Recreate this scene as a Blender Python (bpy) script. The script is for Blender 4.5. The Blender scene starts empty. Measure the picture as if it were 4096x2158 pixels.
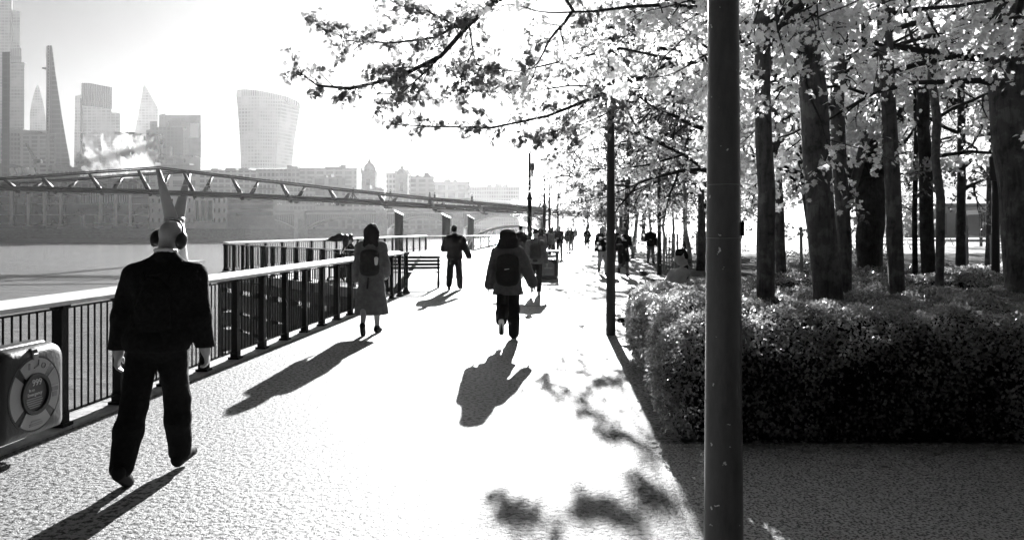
import bpy, math, random
import numpy as np
from mathutils import Vector, Matrix, Quaternion
R = math.radians
S = bpy.context.scene
C = S.collection

# ---------------------------------------------------------------- camera
cam_d = bpy.data.cameras.new('camera'); cam = bpy.data.objects.new('camera', cam_d); C.objects.link(cam)
cam.location = (0, 0, 1.7); cam.rotation_euler = (R(90), 0, 0)
cam_d.sensor_width = 36; cam_d.lens = 36 * 769 / 1024
cam_d.shift_y = -(269.5 - 228) / 1024
cam_d.clip_start = 0.1; cam_d.clip_end = 6000
S.camera = cam
F = 769.0
# ---------------------------------------------------------------- light
SKY_P = 1.25; SKY_K = 0.085; SUN_EL = 18.0; SUN_AZ = math.degrees(math.atan(0.058))
w = bpy.data.worlds.new('World'); S.world = w; w.use_nodes = True
nt = w.node_tree; nt.nodes.clear()
sky = nt.nodes.new('ShaderNodeTexSky'); sky.sky_type = 'NISHITA'; sky.sun_disc = False
sky.sun_elevation = R(SUN_EL); sky.sun_rotation = R(SUN_AZ)
sky.air_density = 0.6; sky.dust_density = 0.4; sky.ozone_density = 1.0
sep = nt.nodes.new('ShaderNodeSeparateColor')          # black and white film behind a red filter
bg = nt.nodes.new('ShaderNodeBackground'); bg.inputs['Strength'].default_value = 0.05
wo = nt.nodes.new('ShaderNodeOutputWorld')
pw = nt.nodes.new('ShaderNodeMath'); pw.operation = 'POWER'; pw.inputs[1].default_value = SKY_P
ml = nt.nodes.new('ShaderNodeMath'); ml.operation = 'MULTIPLY'; ml.inputs[1].default_value = SKY_K
nt.links.new(sky.outputs[0], sep.inputs[0]); nt.links.new(sep.outputs[0], pw.inputs[0]); nt.links.new(pw.outputs[0], ml.inputs[0]); nt.links.new(ml.outputs[0], bg.inputs[0]); nt.links.new(bg.outputs[0], wo.inputs[0])
sd = bpy.data.lights.new('sun', 'SUN'); sd.energy = 5.0; sd.angle = R(0.5); sd.color = (1, 1, 1)
so = bpy.data.objects.new('sun', sd); C.objects.link(so)
az = R(SUN_AZ); el = R(SUN_EL)
SUNV = Vector((math.sin(az) * math.cos(el), math.cos(az) * math.cos(el), math.sin(el)))
so.rotation_euler = SUNV.to_track_quat('Z', 'Y').to_euler()
S.view_settings.view_transform = 'Standard'; S.view_settings.look = 'None'
S.view_settings.gamma = 1; S.view_settings.exposure = 2.1
S.render.engine = 'CYCLES'
S.cycles.max_bounces = 6; S.cycles.diffuse_bounces = 3; S.cycles.glossy_bounces = 3
S.cycles.transmission_bounces = 4; S.cycles.transparent_max_bounces = 8; S.cycles.volume_bounces = 0
S.cycles.sample_clamp_indirect = 4

def at(px, py, Y):
    return Vector(((px - 512) / F * Y, Y, 1.7 + (228 - py) / F * Y))
def gr(px, py, z=0.0):
    Y = (1.7 - z) * F / (py - 228)
    return Vector(((px - 512) / F * Y, Y, z))

# ---------------------------------------------------------------- materials
def N(nt, t, **k):
    n = nt.nodes.new(t)
    for a, b in k.items():
        if a in n.inputs: n.inputs[a].default_value = b
        else: setattr(n, a, b)
    return n
def g3(v): return (v, v, v, 1)
def ramp(nt, src, stops):
    r = nt.nodes.new('ShaderNodeValToRGB'); e = r.color_ramp.elements
    e[0].position, e[0].color = stops[0][0], g3(stops[0][1])
    e[1].position, e[1].color = stops[-1][0], g3(stops[-1][1])
    for p, v in stops[1:-1]:
        x = e.new(p); x.color = g3(v)
    nt.links.new(src, r.inputs[0]); return r.outputs[0]
MATS = {}
def mat(name, col=0.2, var=0.3, scale=8.0, rough=0.7, spec=0.3, bump=0.0, bscale=None, metal=0.0, stretch=(1, 1, 1), detail=5):
    """grey procedural material: mottled by noise between col*(1-var) and col*(1+var), optional bump"""
    if name in MATS: return MATS[name]
    m = bpy.data.materials.new(name); m.use_nodes = True; nt = m.node_tree; p = nt.nodes['Principled BSDF']
    tc = N(nt, 'ShaderNodeTexCoord'); mp = N(nt, 'ShaderNodeMapping'); mp.inputs['Scale'].default_value = stretch
    nt.links.new(tc.outputs['Object'], mp.inputs[0])
    n = N(nt, 'ShaderNodeTexNoise', Scale=scale, Detail=float(detail), Roughness=0.65)
    nt.links.new(mp.outputs[0], n.inputs[0])
    nt.links.new(ramp(nt, n.outputs[0], [(0.3, col * (1 - var)), (0.7, min(1, col * (1 + var)))]), p.inputs['Base Color'])
    p.inputs['Roughness'].default_value = rough; p.inputs['Specular IOR Level'].default_value = spec
    p.inputs['Metallic'].default_value = metal
    if bump:
        n2 = N(nt, 'ShaderNodeTexNoise', Scale=bscale or scale * 2, Detail=4.0)
        nt.links.new(mp.outputs[0], n2.inputs[0])
        b = N(nt, 'ShaderNodeBump', Strength=min(1.0, bump), Distance=0.02)
        nt.links.new(n2.outputs[0], b.inputs['Height']); nt.links.new(b.outputs[0], p.inputs['Normal'])
    MATS[name] = m; return m

def m_path():
    m = bpy.data.materials.new('resin_gravel'); m.use_nodes = True; nt = m.node_tree; p = nt.nodes['Principled BSDF']
    tc = N(nt, 'ShaderNodeTexCoord')
    n1 = N(nt, 'ShaderNodeTexNoise', Scale=25.0, Detail=4.0, Roughness=0.65); nt.links.new(tc.outputs['Object'], n1.inputs[0])
    v = N(nt, 'ShaderNodeTexVoronoi', Scale=42.0); v.feature = 'DISTANCE_TO_EDGE'; nt.links.new(tc.outputs['Object'], v.inputs[0])
    n2 = N(nt, 'ShaderNodeTexNoise', Scale=0.7, Detail=4.0); nt.links.new(tc.outputs['Object'], n2.inputs[0])
    a = ramp(nt, n1.outputs[0], [(0.435, 0.015), (0.50, 0.27), (1.0, 0.36)])
    c = ramp(nt, n2.outputs[0], [(0.3, 0.78), (0.7, 1.0)])
    mx = N(nt, 'ShaderNodeMix'); mx.data_type = 'RGBA'; mx.blend_type = 'MULTIPLY'; mx.inputs[0].default_value = 1
    nt.links.new(a, mx.inputs[6]); nt.links.new(c, mx.inputs[7]); nt.links.new(mx.outputs[2], p.inputs['Base Color'])
    b1 = N(nt, 'ShaderNodeBump', Strength=0.9, Distance=0.022); nt.links.new(n1.outputs[0], b1.inputs['Height'])
    b2 = N(nt, 'ShaderNodeBump', Strength=0.35, Distance=0.006)
    vr = ramp(nt, v.outputs['Distance'], [(0.0, 0.0), (0.12, 1.0)])
    nt.links.new(vr, b2.inputs['Height']); nt.links.new(b1.outputs[0], b2.inputs['Normal']); nt.links.new(b2.outputs[0], p.inputs['Normal'])
    p.inputs['Roughness'].default_value = 0.6; p.inputs['Specular IOR Level'].default_value = 0.25
    return m
def m_water():
    m = bpy.data.materials.new('river_water'); m.use_nodes = True; nt = m.node_tree; p = nt.nodes['Principled BSDF']
    tc = N(nt, 'ShaderNodeTexCoord'); mp = N(nt, 'ShaderNodeMapping'); mp.inputs['Scale'].default_value = (0.5, 1.1, 1)
    nt.links.new(tc.outputs['Object'], mp.inputs[0])
    n1 = N(nt, 'ShaderNodeTexNoise', Scale=0.55, Detail=7.0, Roughness=0.62); nt.links.new(mp.outputs[0], n1.inputs[0])
    n2 = N(nt, 'ShaderNodeTexNoise', Scale=2.6, Detail=4.0); nt.links.new(mp.outputs[0], n2.inputs[0])
    b = N(nt, 'ShaderNodeBump', Strength=0.9, Distance=0.5); nt.links.new(n1.outputs[0], b.inputs['Height'])
    b2 = N(nt, 'ShaderNodeBump', Strength=0.7, Distance=0.10); nt.links.new(n2.outputs[0], b2.inputs['Height']); nt.links.new(b.outputs[0], b2.inputs['Normal'])
    nt.links.new(b2.outputs[0], p.inputs['Normal'])
    p.inputs['Base Color'].default_value = g3(0.20); p.inputs['Roughness'].default_value = 0.22
    p.inputs['Specular IOR Level'].default_value = 0.5; p.inputs['IOR'].default_value = 1.33
    return m
def m_leaf(name, col, trans, var=0.5, rough=0.4, spec=0.4):
    m = bpy.data.materials.new(name); m.use_nodes = True; nt = m.node_tree
    for n in list(nt.nodes):
        if n.type == 'BSDF_PRINCIPLED': nt.nodes.remove(n)
    out = [n for n in nt.nodes if n.type == 'OUTPUT_MATERIAL'][0]
    tc = N(nt, 'ShaderNodeTexCoord'); n = N(nt, 'ShaderNodeTexNoise', Scale=3.0, Detail=6.0, Roughness=0.8)
    nt.links.new(tc.outputs['Object'], n.inputs[0])
    c1 = ramp(nt, n.outputs[0], [(0.35, col * (1 - var)), (0.65, col * (1 + var))])
    c2 = ramp(nt, n.outputs[0], [(0.35, trans * (1 - var)), (0.65, min(1, trans * (1 + var)))])
    pr = N(nt, 'ShaderNodeBsdfPrincipled', Roughness=rough); pr.inputs['Specular IOR Level'].default_value = spec
    nt.links.new(c1, pr.inputs['Base Color'])
    tr = N(nt, 'ShaderNodeBsdfTranslucent'); nt.links.new(c2, tr.inputs[0])
    ad = N(nt, 'ShaderNodeAddShader'); nt.links.new(pr.outputs[0], ad.inputs[0]); nt.links.new(tr.outputs[0], ad.inputs[1])
    nt.links.new(ad.outputs[0], out.inputs[0])
    return m
def m_facade(name, wall, glass, fh, fw, lw=0.3, vw=0.2, rough=0.3, spec=0.5):
    """curtain wall: floors every fh metres, mullions every fw metres"""
    if name in MATS: return MATS[name]
    m = bpy.data.materials.new(name); m.use_nodes = True; nt = m.node_tree; p = nt.nodes['Principled BSDF']
    tc = N(nt, 'ShaderNodeTexCoord'); s = N(nt, 'ShaderNodeSeparateXYZ'); nt.links.new(tc.outputs['Object'], s.inputs[0])
    def band(sock, period, frac):
        a = N(nt, 'ShaderNodeMath', operation='DIVIDE'); nt.links.new(sock, a.inputs[0]); a.inputs[1].default_value = period
        b = N(nt, 'ShaderNodeMath', operation='FRACT'); nt.links.new(a.outputs[0], b.inputs[0])
        c = N(nt, 'ShaderNodeMath', operation='LESS_THAN'); nt.links.new(b.outputs[0], c.inputs[0]); c.inputs[1].default_value = frac
        return c.outputs[0]
    ad = N(nt, 'ShaderNodeMath', operation='ADD'); nt.links.new(s.outputs[0], ad.inputs[0]); nt.links.new(s.outputs[1], ad.inputs[1])
    mxn = N(nt, 'ShaderNodeMath', operation='MAXIMUM')
    nt.links.new(band(s.outputs[2], fh, lw), mxn.inputs[0]); nt.links.new(band(ad.outputs[0], fw, vw), mxn.inputs[1])
    no = N(nt, 'ShaderNodeTexNoise', Scale=0.06, Detail=6.0); nt.links.new(tc.outputs['Object'], no.inputs[0])
    gc = ramp(nt, no.outputs[0], [(0.35, glass * 0.6), (0.65, glass * 1.5)])
    mx = N(nt, 'ShaderNodeMix'); mx.data_type = 'RGBA'
    nt.links.new(mxn.outputs[0], mx.inputs[0]); nt.links.new(gc, mx.inputs[6]); mx.inputs[7].default_value = g3(wall)
    nt.links.new(mx.outputs[2], p.inputs['Base Color']); p.inputs['Roughness'].default_value = rough
    p.inputs['Specular IOR Level'].default_value = spec
    MATS[name] = m; return m
def m_bark(name, col, bands=False):
    if name in MATS: return MATS[name]
    m = bpy.data.materials.new(name); m.use_nodes = True; nt = m.node_tree; p = nt.nodes['Principled BSDF']
    tc = N(nt, 'ShaderNodeTexCoord'); mp = N(nt, 'ShaderNodeMapping'); mp.inputs['Scale'].default_value = (1, 1, 0.16 if not bands else 2.2)
    nt.links.new(tc.outputs['Object'], mp.inputs[0])
    n = N(nt, 'ShaderNodeTexNoise', Scale=26.0 if not bands else 5.0, Detail=6.0, Roughness=0.7); nt.links.new(mp.outputs[0], n.inputs[0])
    n0 = N(nt, 'ShaderNodeTexNoise', Scale=4.0, Detail=4.0, Roughness=0.7); nt.links.new(tc.outputs['Object'], n0.inputs[0])
    lo = col * (0.55 if not bands else 0.12)
    c1 = ramp(nt, n.outputs[0], [(0.36, lo), (0.5, col), (0.75, col * 1.3)]); c2 = ramp(nt, n0.outputs[0], [(0.38, 0.42), (0.46, 0.8), (0.54, 0.85), (0.6, 1.35)])
    mx = N(nt, 'ShaderNodeMix'); mx.data_type = 'RGBA'; mx.blend_type = 'MULTIPLY'; mx.inputs[0].default_value = 1
    nt.links.new(c1, mx.inputs[6]); nt.links.new(c2, mx.inputs[7]); nt.links.new(mx.outputs[2], p.inputs['Base Color'])
    b = N(nt, 'ShaderNodeBump', Strength=0.9, Distance=0.02); nt.links.new(n.outputs[0], b.inputs['Height']); nt.links.new(b.outputs[0], p.inputs['Normal'])
    p.inputs['Roughness'].default_value = 0.75; p.inputs['Specular IOR Level'].default_value = 0.3
    MATS[name] = m; return m

M_path = m_path(); M_water = m_water()
M_iron = mat('black_iron', 0.005, 0.4, 20, 0.6, 0.12, 0.3, 60)
M_cap = mat('worn_steel_cap', 0.62, 0.2, 6, 0.35, 0.6, 0.15, 40)
M_pole = mat('painted_pole', 0.03, 0.25, 5, 0.5, 0.4, 0.25, 30, stretch=(1, 1, 0.3))
M_black = mat('black_cloth', 0.008, 0.5, 30, 0.85, 0.15, 0.5, 25)
M_black2 = mat('black_wool', 0.012, 0.5, 30, 0.9, 0.1, 0.5, 25)
M_coat = mat('grey_coat_cloth', 0.15, 0.3, 12, 0.9, 0.1, 0.5, 16)
M_denim = mat('grey_denim', 0.09, 0.3, 14, 0.9, 0.1, 0.5, 18)
M_pale = mat('pale_cloth', 0.45, 0.15, 14, 0.9, 0.1, 0.4, 18)
M_mid = mat('mid_grey_cloth', 0.16, 0.3, 14, 0.9, 0.1, 0.4, 18)
M_pack = mat('dark_canvas', 0.03, 0.4, 20, 0.8, 0.2, 0.5, 40)
M_skin = mat('skin', 0.42, 0.12, 10, 0.45, 0.35, 0.15, 60)
M_hair = mat('dark_hair', 0.010, 0.5, 60, 0.75, 0.15, 0.8, 90, stretch=(1, 1, 0.12))
M_hairfair = mat('fair_hair', 0.3, 0.4, 60, 0.4, 0.4, 0.8, 80, stretch=(1, 1, 0.15))
M_white = mat('white_paint', 0.75, 0.08, 6, 0.4, 0.5, 0.1)
M_plast = mat('moulded_plastic', 0.022, 0.2, 5, 0.4, 0.5, 0.2, 30)
M_shoe = mat('dark_shoe', 0.010, 0.3, 10, 0.75, 0.15)
M_grey = mat('grey_plastic', 0.22, 0.15, 6, 0.4, 0.5)
M_darkp = mat('dark_plastic', 0.012, 0.3, 10, 0.3, 0.5)
M_wood = mat('weathered_timber', 0.08, 0.5, 6, 0.7, 0.3, 0.6, 20, stretch=(1, 1, 8))
M_board = mat('bench_timber', 0.05, 0.5, 9, 0.6, 0.3, 0.4, 30)
M_stake = mat('pale_stake', 0.35, 0.3, 9, 0.7, 0.3, 0.4, 30, stretch=(4, 4, .5))
M_stone = mat('pale_stone', 0.32, 0.25, 0.8, 0.8, 0.2, 0.2, 4)
M_wall = mat('river_wall_stone', 0.09, 0.5, 0.5, 0.8, 0.2, 0.6, 1.5, stretch=(1, 1, 3))
M_conc = mat('concrete', 0.3, 0.25, 1.2, 0.8, 0.3, 0.3, 8)
M_dark = mat('dark_window', 0.03, 0.6, 0.3, 0.15, 0.6)
M_steel = mat('bridge_steel', 0.015, 0.4, 1.5, 0.5, 0.25, 0.1, 6)
M_alu = mat('pale_steel', 0.35, 0.25, 0.6, 0.35, 0.6, 0.1, 4)
M_soil = mat('bed_soil', 0.025, 0.5, 6, 0.95, 0.1, 0.8, 20)
M_lawn = mat('worn_lawn', 0.07, 0.5, 3, 0.95, 0.1, 0.8, 40)
M_bark = m_bark('plane_bark', 0.13); M_barkd = m_bark('dark_bark', 0.05); M_birch = m_bark('birch_bark', 0.5, True)
M_twig = mat('twig_bark', 0.035, 0.4, 20, 0.8, 0.2)
M_leaf = m_leaf('silhouette_leaf', 0.04, 0.13)  # dark copy of the leaf: silhouette against the sky put into the colour
M_leaf2 = m_leaf('backlit_leaf', 0.12, 0.80)  # bright copy of the leaf: backlit glow raised in the colour
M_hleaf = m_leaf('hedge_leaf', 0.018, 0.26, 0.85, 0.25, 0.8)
M_dleaf = m_leaf('dense_leaf', 0.035, 0.16, 0.8)
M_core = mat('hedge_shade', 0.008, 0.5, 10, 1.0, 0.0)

# ---------------------------------------------------------------- mesh helpers
class MB:
    def __init__(s): s.v = []; s.f = []
    def add(s, vs, fs):
        o = len(s.v); s.v += [tuple(v) for v in vs]; s.f += [tuple(i + o for i in f) for f in fs]; return s
    def box(s, c, d, M=None, bev=0.0):
        hx, hy, hz = d[0] / 2, d[1] / 2, d[2] / 2
        if bev <= 0:
            vs = [Vector((x * hx, y * hy, z * hz)) for z in (-1, 1) for x, y in ((-1, -1), (1, -1), (1, 1), (-1, 1))]
            fs = [(3, 2, 1, 0), (4, 5, 6, 7), (0, 1, 5, 4), (1, 2, 6, 5), (2, 3, 7, 6), (3, 0, 4, 7)]
        else:                                   # chamfered along vertical edges and top
            b = bev; ring = [(-hx + b, -hy), (hx - b, -hy), (hx, -hy + b), (hx, hy - b), (hx - b, hy), (-hx + b, hy), (-hx, hy - b), (-hx, -hy + b)]
            ins = [(x * (1 - b / hx), y * (1 - b / hy)) for x, y in ring]
            vs = [Vector((x, y, -hz)) for x, y in ring] + [Vector((x, y, hz - b)) for x, y in ring] + [Vector((x, y, hz)) for x, y in ins]
            fs = [tuple(range(7, -1, -1)), tuple(range(16, 24))]
            for k in (0, 8):
                fs += [(k + i, k + (i + 1) % 8, k + 8 + (i + 1) % 8, k + 8 + i) for i in range(8)]
        if M is not None: vs = [M @ v for v in vs]
        return s.add([v + Vector(c) for v in vs], fs)
    def beam(s, a, b, w, h, up=(0, 0, 1)):
        a = Vector(a); b = Vector(b); d = b - a; L = d.length; d.normalize()
        sd = d.cross(Vector(up))
        if sd.length < 1e-4: sd = d.cross(Vector((0, 1, 0)))
        sd.normalize(); u = sd.cross(d)
        vs = []
        for p in (a, b):
            for x, y in ((-1, -1), (1, -1), (1, 1), (-1, 1)): vs.append(p + sd * (x * w / 2) + u * (y * h / 2))
        return s.add(vs, [(3, 2, 1, 0), (4, 5, 6, 7), (0, 1, 5, 4), (1, 2, 6, 5), (2, 3, 7, 6), (3, 0, 4, 7)])
    def tube(s, pts, rad, n=8, cap=True):
        pts = [Vector(p) for p in pts]; m = len(pts)
        if not hasattr(rad, '__len__'): rad = [rad] * m
        vs = []; fs = []; ref = None
        for i, p in enumerate(pts):
            d = (pts[min(i + 1, m - 1)] - pts[max(i - 1, 0)])
            if d.length < 1e-9: d = Vector((0, 0, 1))
            d.normalize()
            if ref is None:
                ref = Vector((1, 0, 0)) if abs(d.x) < 0.8 else Vector((0, 1, 0))
            a = ref - d * ref.dot(d); a.normalize(); ref = a; b = d.cross(a)
            for k in range(n):
                t = 2 * math.pi * k / n
                vs.append(p + (a * math.cos(t) + b * math.sin(t)) * rad[i])
        for i in range(m - 1):
            for k in range(n):
                fs.append((i * n + k, i * n + (k + 1) % n, (i + 1) * n + (k + 1) % n, (i + 1) * n + k))
        if cap: fs.append(tuple(range(n - 1, -1, -1))); fs.append(tuple((m - 1) * n + k for k in range(n)))
        return s.add(vs, fs)
    def lathe(s, prof, c=(0, 0, 0), n=16, sx=1, sy=1):
        vs = []; fs = []; m = len(prof)
        for r, z in prof:
            for k in range(n):
                t = 2 * math.pi * k / n; vs.append((c[0] + r * sx * math.cos(t), c[1] + r * sy * math.sin(t), c[2] + z))
        for i in range(m - 1):
            for k in range(n): fs.append((i * n + k, i * n + (k + 1) % n, (i + 1) * n + (k + 1) % n, (i + 1) * n + k))
        fs.append(tuple(range(n - 1, -1, -1))); fs.append(tuple((m - 1) * n + k for k in range(n)))
        return s.add(vs, fs)
    def prism(s, poly, z0, z1):
        n = len(poly); vs = [(x, y, z0) for x, y in poly] + [(x, y, z1) for x, y in poly]
        fs = [tuple(range(n - 1, -1, -1)), tuple(range(n, 2 * n))] + [(i, (i + 1) % n, n + (i + 1) % n, n + i) for i in range(n)]
        return s.add(vs, fs)
    def rblk(s, x0, x1, yt, yb, Y, dep, zb=None, grow=0.0, dz=(0, 0)):
        a = at(x0, yt, Y); b = at(x1, yb, Y); z0 = b.z if zb is None else zb; z1 = a.z
        if dz != (0, 0): z0, z1 = a.z + dz[0], a.z + dz[1]
        xc = (a.x + b.x) / 2; d = Vector((xc / Y * dep, dep, 0)); L = Vector((a.x - grow, Y - grow, 0)); Rr = Vector((b.x + grow, Y - grow, 0))
        return s.prism([(L.x, L.y), (Rr.x, Rr.y), (Rr.x + d.x, Rr.y + d.y), (L.x + d.x, L.y + d.y)], z0, z1)
    def xprism(s, poly, y0, y1, M=None, dx=0.0):      # polygon in x,z extruded in y
        n = len(poly); vs = [Vector((x, y0, z)) for x, z in poly] + [Vector((x + dx, y1, z)) for x, z in poly]
        if M is not None: vs = [M @ v for v in vs]
        fs = [tuple(range(n)), tuple(range(2 * n - 1, n - 1, -1))] + [(i, n + i, n + (i + 1) % n, (i + 1) % n) for i in range(n)]
        return s.add(vs, fs)
    def build(s, name, m, parent=None, smooth=False, loc=None):
        me = bpy.data.meshes.new(name); me.from_pydata(s.v, [], s.f); me.materials.append(m)
        if smooth: me.polygons.foreach_set('use_smooth', [True] * len(me.polygons))
        me.update()
        o = bpy.data.objects.new(name, me); C.objects.link(o)
        if parent is not None: o.parent = parent
        if loc is not None: o.location = loc
        return o
def npmesh(name, V, faces, m, parent=None, smooth=False):
    """V (n,3); faces: list of (k,n) index arrays of equal side count"""
    me = bpy.data.meshes.new(name)
    V = np.asarray(V, np.float32); me.vertices.add(len(V)); me.vertices.foreach_set('co', V.ravel())
    loops = np.concatenate([f.ravel() for f in faces]).astype(np.int32)
    tot = np.concatenate([np.full(len(f), f.shape[1]) for f in faces]).astype(np.int32)
    st = np.concatenate([[0], np.cumsum(tot)[:-1]]).astype(np.int32)
    me.loops.add(len(loops)); me.loops.foreach_set('vertex_index', loops)
    me.polygons.add(len(tot)); me.polygons.foreach_set('loop_start', st)
    try: me.polygons.foreach_set('loop_total', tot)
    except Exception: pass
    me.materials.append(m); me.update(calc_edges=True)
    if smooth: me.polygons.foreach_set('use_smooth', np.ones(len(tot), bool))
    o = bpy.data.objects.new(name, me); C.objects.link(o)
    if parent is not None: o.parent = parent
    return o
def tag(o, label=None, cat=None, group=None, kind=None):
    if label: o['label'] = label
    if cat: o['category'] = cat
    if group: o['group'] = group
    if kind: o['kind'] = kind
    return o
def empty(name, loc=(0, 0, 0), rz=0.0, sc=1.0, label=None, cat=None, group=None):
    o = bpy.data.objects.new(name, None); C.objects.link(o); o.location = loc; o.rotation_euler = (0, 0, rz); o.scale = (sc, sc, sc)
    o.empty_display_size = 0.1
    return tag(o, label, cat, group)
def copy_tree(o, parent=None):
    c = o.copy(); C.objects.link(c)
    if parent is not None: c.parent = parent
    for ch in list(o.children): copy_tree(ch, c)
    return c
def text_mesh(name, s, size, m, parent, M, depth=0.002):
    cu = bpy.data.curves.new(name, 'FONT'); cu.body = s; cu.size = size; cu.extrude = depth; cu.align_x = 'CENTER'
    to = bpy.data.objects.new(name, cu); C.objects.link(to)
    bpy.context.view_layer.update(); dg = bpy.context.evaluated_depsgraph_get()
    me = bpy.data.meshes.new_from_object(to.evaluated_get(dg)); bpy.data.objects.remove(to)
    me.transform(M); me.materials.clear(); me.materials.append(m)
    o = bpy.data.objects.new(name, me); C.objects.link(o); o.parent = parent; return o
# ================================================================ SETTING
def struct(name, mb, m, smooth=False): return tag(mb.build(name, m, None, smooth), kind='structure')
RA = lambda y: -4.38 + 0.082 * y            # line of the near railing
# south bank: one sheet reaching far away, its river edge stepping out and in
edge = [(RA(-25) - .3, -25), (RA(19.0) - .3, 19.0), (-3.2, 19.6), (-3.2, 58), (-1.4, 62), (2, 90), (9.5, 150), (16, 260), (40, 520), (60, 2400)]
struct('riverside_path', MB().prism([(e[0], e[1]) for e in edge[::-1]] + [(-6.6, -25), (300, -25), (900, 2400)][1:], -0.5, 0.0), M_path)
struct('river_wall', MB().prism([(RA(-25) - .25, -25), (RA(-25) + .5, -25), (-2.0, 19.3), (-1.8, 58), (3, 90), (20, 260), (16.4, 260), (2.4, 90), (-2.9, 58), (-2.9, 19.3)], -8, -0.5), M_wall)
def poly_sheet(name, pts, z, m):
    return struct(name, MB().add([(x, y, z) for x, y in pts], [tuple(range(len(pts)))]), m)
struct('river', MB().add([(-2200, -60, -4.5), (120, -60, -4.5), (120, 2400, -4.5), (-2200, 2400, -4.5)], [(0, 1, 2, 3)]), M_water)
# muddy foreshore below the wall, gently sloping under the water line
fs = MB(); random.seed(4); nx = 26
row = []
for i in range(nx + 1):
    t = i / nx; x = -95 + t * 92
    row.append(((x, -20, -3.4), (x + random.uniform(-1, 1), 33 + 3 * math.sin(i * 1.3) + random.uniform(-1.2, 1.2) - 4 * t, -4.56)))
fs.add([p for r in row for p in r], [(2 * i, 2 * i + 2, 2 * i + 3, 2 * i + 1) for i in range(nx)])
struct('foreshore', fs, mat('wet_shingle', 0.30, 0.45, 2.2, 0.55, 0.5, 0.9, 12))
# north bank terrain with its quay wall
nb = [(-1600, 346), (-286, 346), (-286, 352), (-150, 352), (-146, 420), (-20, 470), (5, 760), (30, 1400), (30, 2400), (-1600, 2400)]
struct('north_bank', MB().prism([(x, y) for x, y in nb], -6, 1.55), M_wall)
sh = MB()
for x0, x1, y0, y1 in ((-420, -255, 318, 346.5), (-255, -120, 336, 353)):
    sh.add([(x0, y0, -4.45), (x1, y0 + 4, -4.45), (x1, y1, -3.2), (x0, y1, -2.6)], [(0, 1, 2, 3)])
struct('north_foreshore', sh, mat('dark_mud', 0.08, 0.5, 0.3, 0.7, 0.4))
poly_sheet('plaza', [(5, 52), (160, 52), (320, 150), (40, 140)], 0.006, mat('pale_paving', 0.62, 0.12, 2, 0.7, 0.3))
poly_sheet('lawn', [(5.5, 27), (60, 27), (80, 51), (8, 51)], 0.006, M_lawn)
poly_sheet('planting_bed', [(1.35, 6.1), (9.5, 6.1), (13.5, 18.5), (5.8, 19), (2.9, 13.6), (1.85, 12.2)], 0.006, M_soil)
m_s = m_path().copy(); m_s.name = 'shade_lift_gravel'  # gravel copy with raised colour, lightening the shade before the hedge
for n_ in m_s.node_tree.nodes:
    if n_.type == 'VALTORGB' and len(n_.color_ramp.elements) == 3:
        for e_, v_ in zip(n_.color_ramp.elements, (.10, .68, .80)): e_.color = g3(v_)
poly_sheet('shade_lift_ground', [(.62, .5), (14, .5), (14, 6.02), (1.16, 6.06)], 0.004, m_s)  # hedge-shaded ground painted paler, edged along the shadow line
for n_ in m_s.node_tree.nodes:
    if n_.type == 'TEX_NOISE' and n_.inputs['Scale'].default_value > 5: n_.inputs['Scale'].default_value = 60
jn = MB()
for y0_, x0_, x1_ in ((16.6, -2.6, 3.4), (24.2, -3.0, 4.0)): jn.beam((x0_, y0_, .003), (x1_, y0_ + .5, .003), .03, .003)
struct('path_joint', jn, mat('joint_filler', .03, .3, 8))
# stone coping under the railing
cp = MB()
for k in range(26):
    y0 = -3 + k * 0.87
    if y0 > 18.6: break
    a = Vector((RA(y0) - .05, y0, 0.012)); b = Vector((RA(y0 + .85) - .05, y0 + .85, 0.012)); cp.beam(a, b, 0.3, 0.02)
struct('river_coping', cp, mat('coping_stone', 0.34, 0.35, 5, 0.7, 0.3, 0.5, 25))

# ---------------------------------------------------------------- railings
def railing(label, a, b, n_bays, bars, post=0.075, bar=0.012, capw=0.2, caph=1.09, cap_m=None, tilt=0.05, foot=True, bars_to=1.02):
    a = Vector(a); b = Vector(b); d = (b - a); L = d.length; ang = math.atan2(d.y, d.x)
    root = empty('railing', (a.x, a.y, 0), ang, 1, label, 'railing')
    s = L / n_bays
    for i in range(n_bays + 1):
        p = MB().box((i * s, 0, 0.53), (post, post, 1.06))
        if foot: p.box((i * s, 0, 0.03), (post * 1.8, post * 1.8, 0.04)); p.box((i * s, 0, 0.09), (post * 1.25, post * 1.25, 0.08))
        p.box((i * s, 0, 1.035), (post * 1.3, post * 1.6, 0.03))
        p.build('post', M_iron, root)
    nbar = 0
    for i in range(n_bays):
        q = MB()
        for j in range(1, bars + 1):
            x = i * s + s * j / (bars + 1); q.tube([(x, 0, 0.12), (x, 0, bars_to)], bar / 2, 6)
        q.beam((i * s, 0, 0.12), ((i + 1) * s, 0, 0.12), 0.035, 0.012)
        q.beam((i * s, 0, 1.02), ((i + 1) * s, 0, 1.02), 0.035, 0.012)
        q.build('bar_panel', M_iron, root)
    c = MB(); w2 = capw / 2
    # cap: shallow wedge, thick lip on the path side, rising towards the river (+y in the local frame)
    prof = [(-w2, caph - 0.035), (-w2, caph), (w2 * .7, caph + tilt), (w2, caph + tilt - .02), (w2, caph - 0.02)]
    segs = max(1, n_bays // 3)
    for k in range(segs):
        x0 = -0.06 + (L + 0.12) * k / segs; x1 = -0.06 + (L + 0.12) * (k + 1) / segs - 0.004
        n = len(prof); vs = [(x0, y, z) for y, z in prof] + [(x1, y, z) for y, z in prof]
        c.add(vs, [tuple(range(n)), tuple(range(2 * n - 1, n - 1, -1))] + [(i, n + i, n + (i + 1) % n, (i + 1) % n) for i in range(n)])
    c.build('cap_rail', cap_m or M_cap, root)
    return root
y0 = 6.46 - 0.83 * 6
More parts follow.
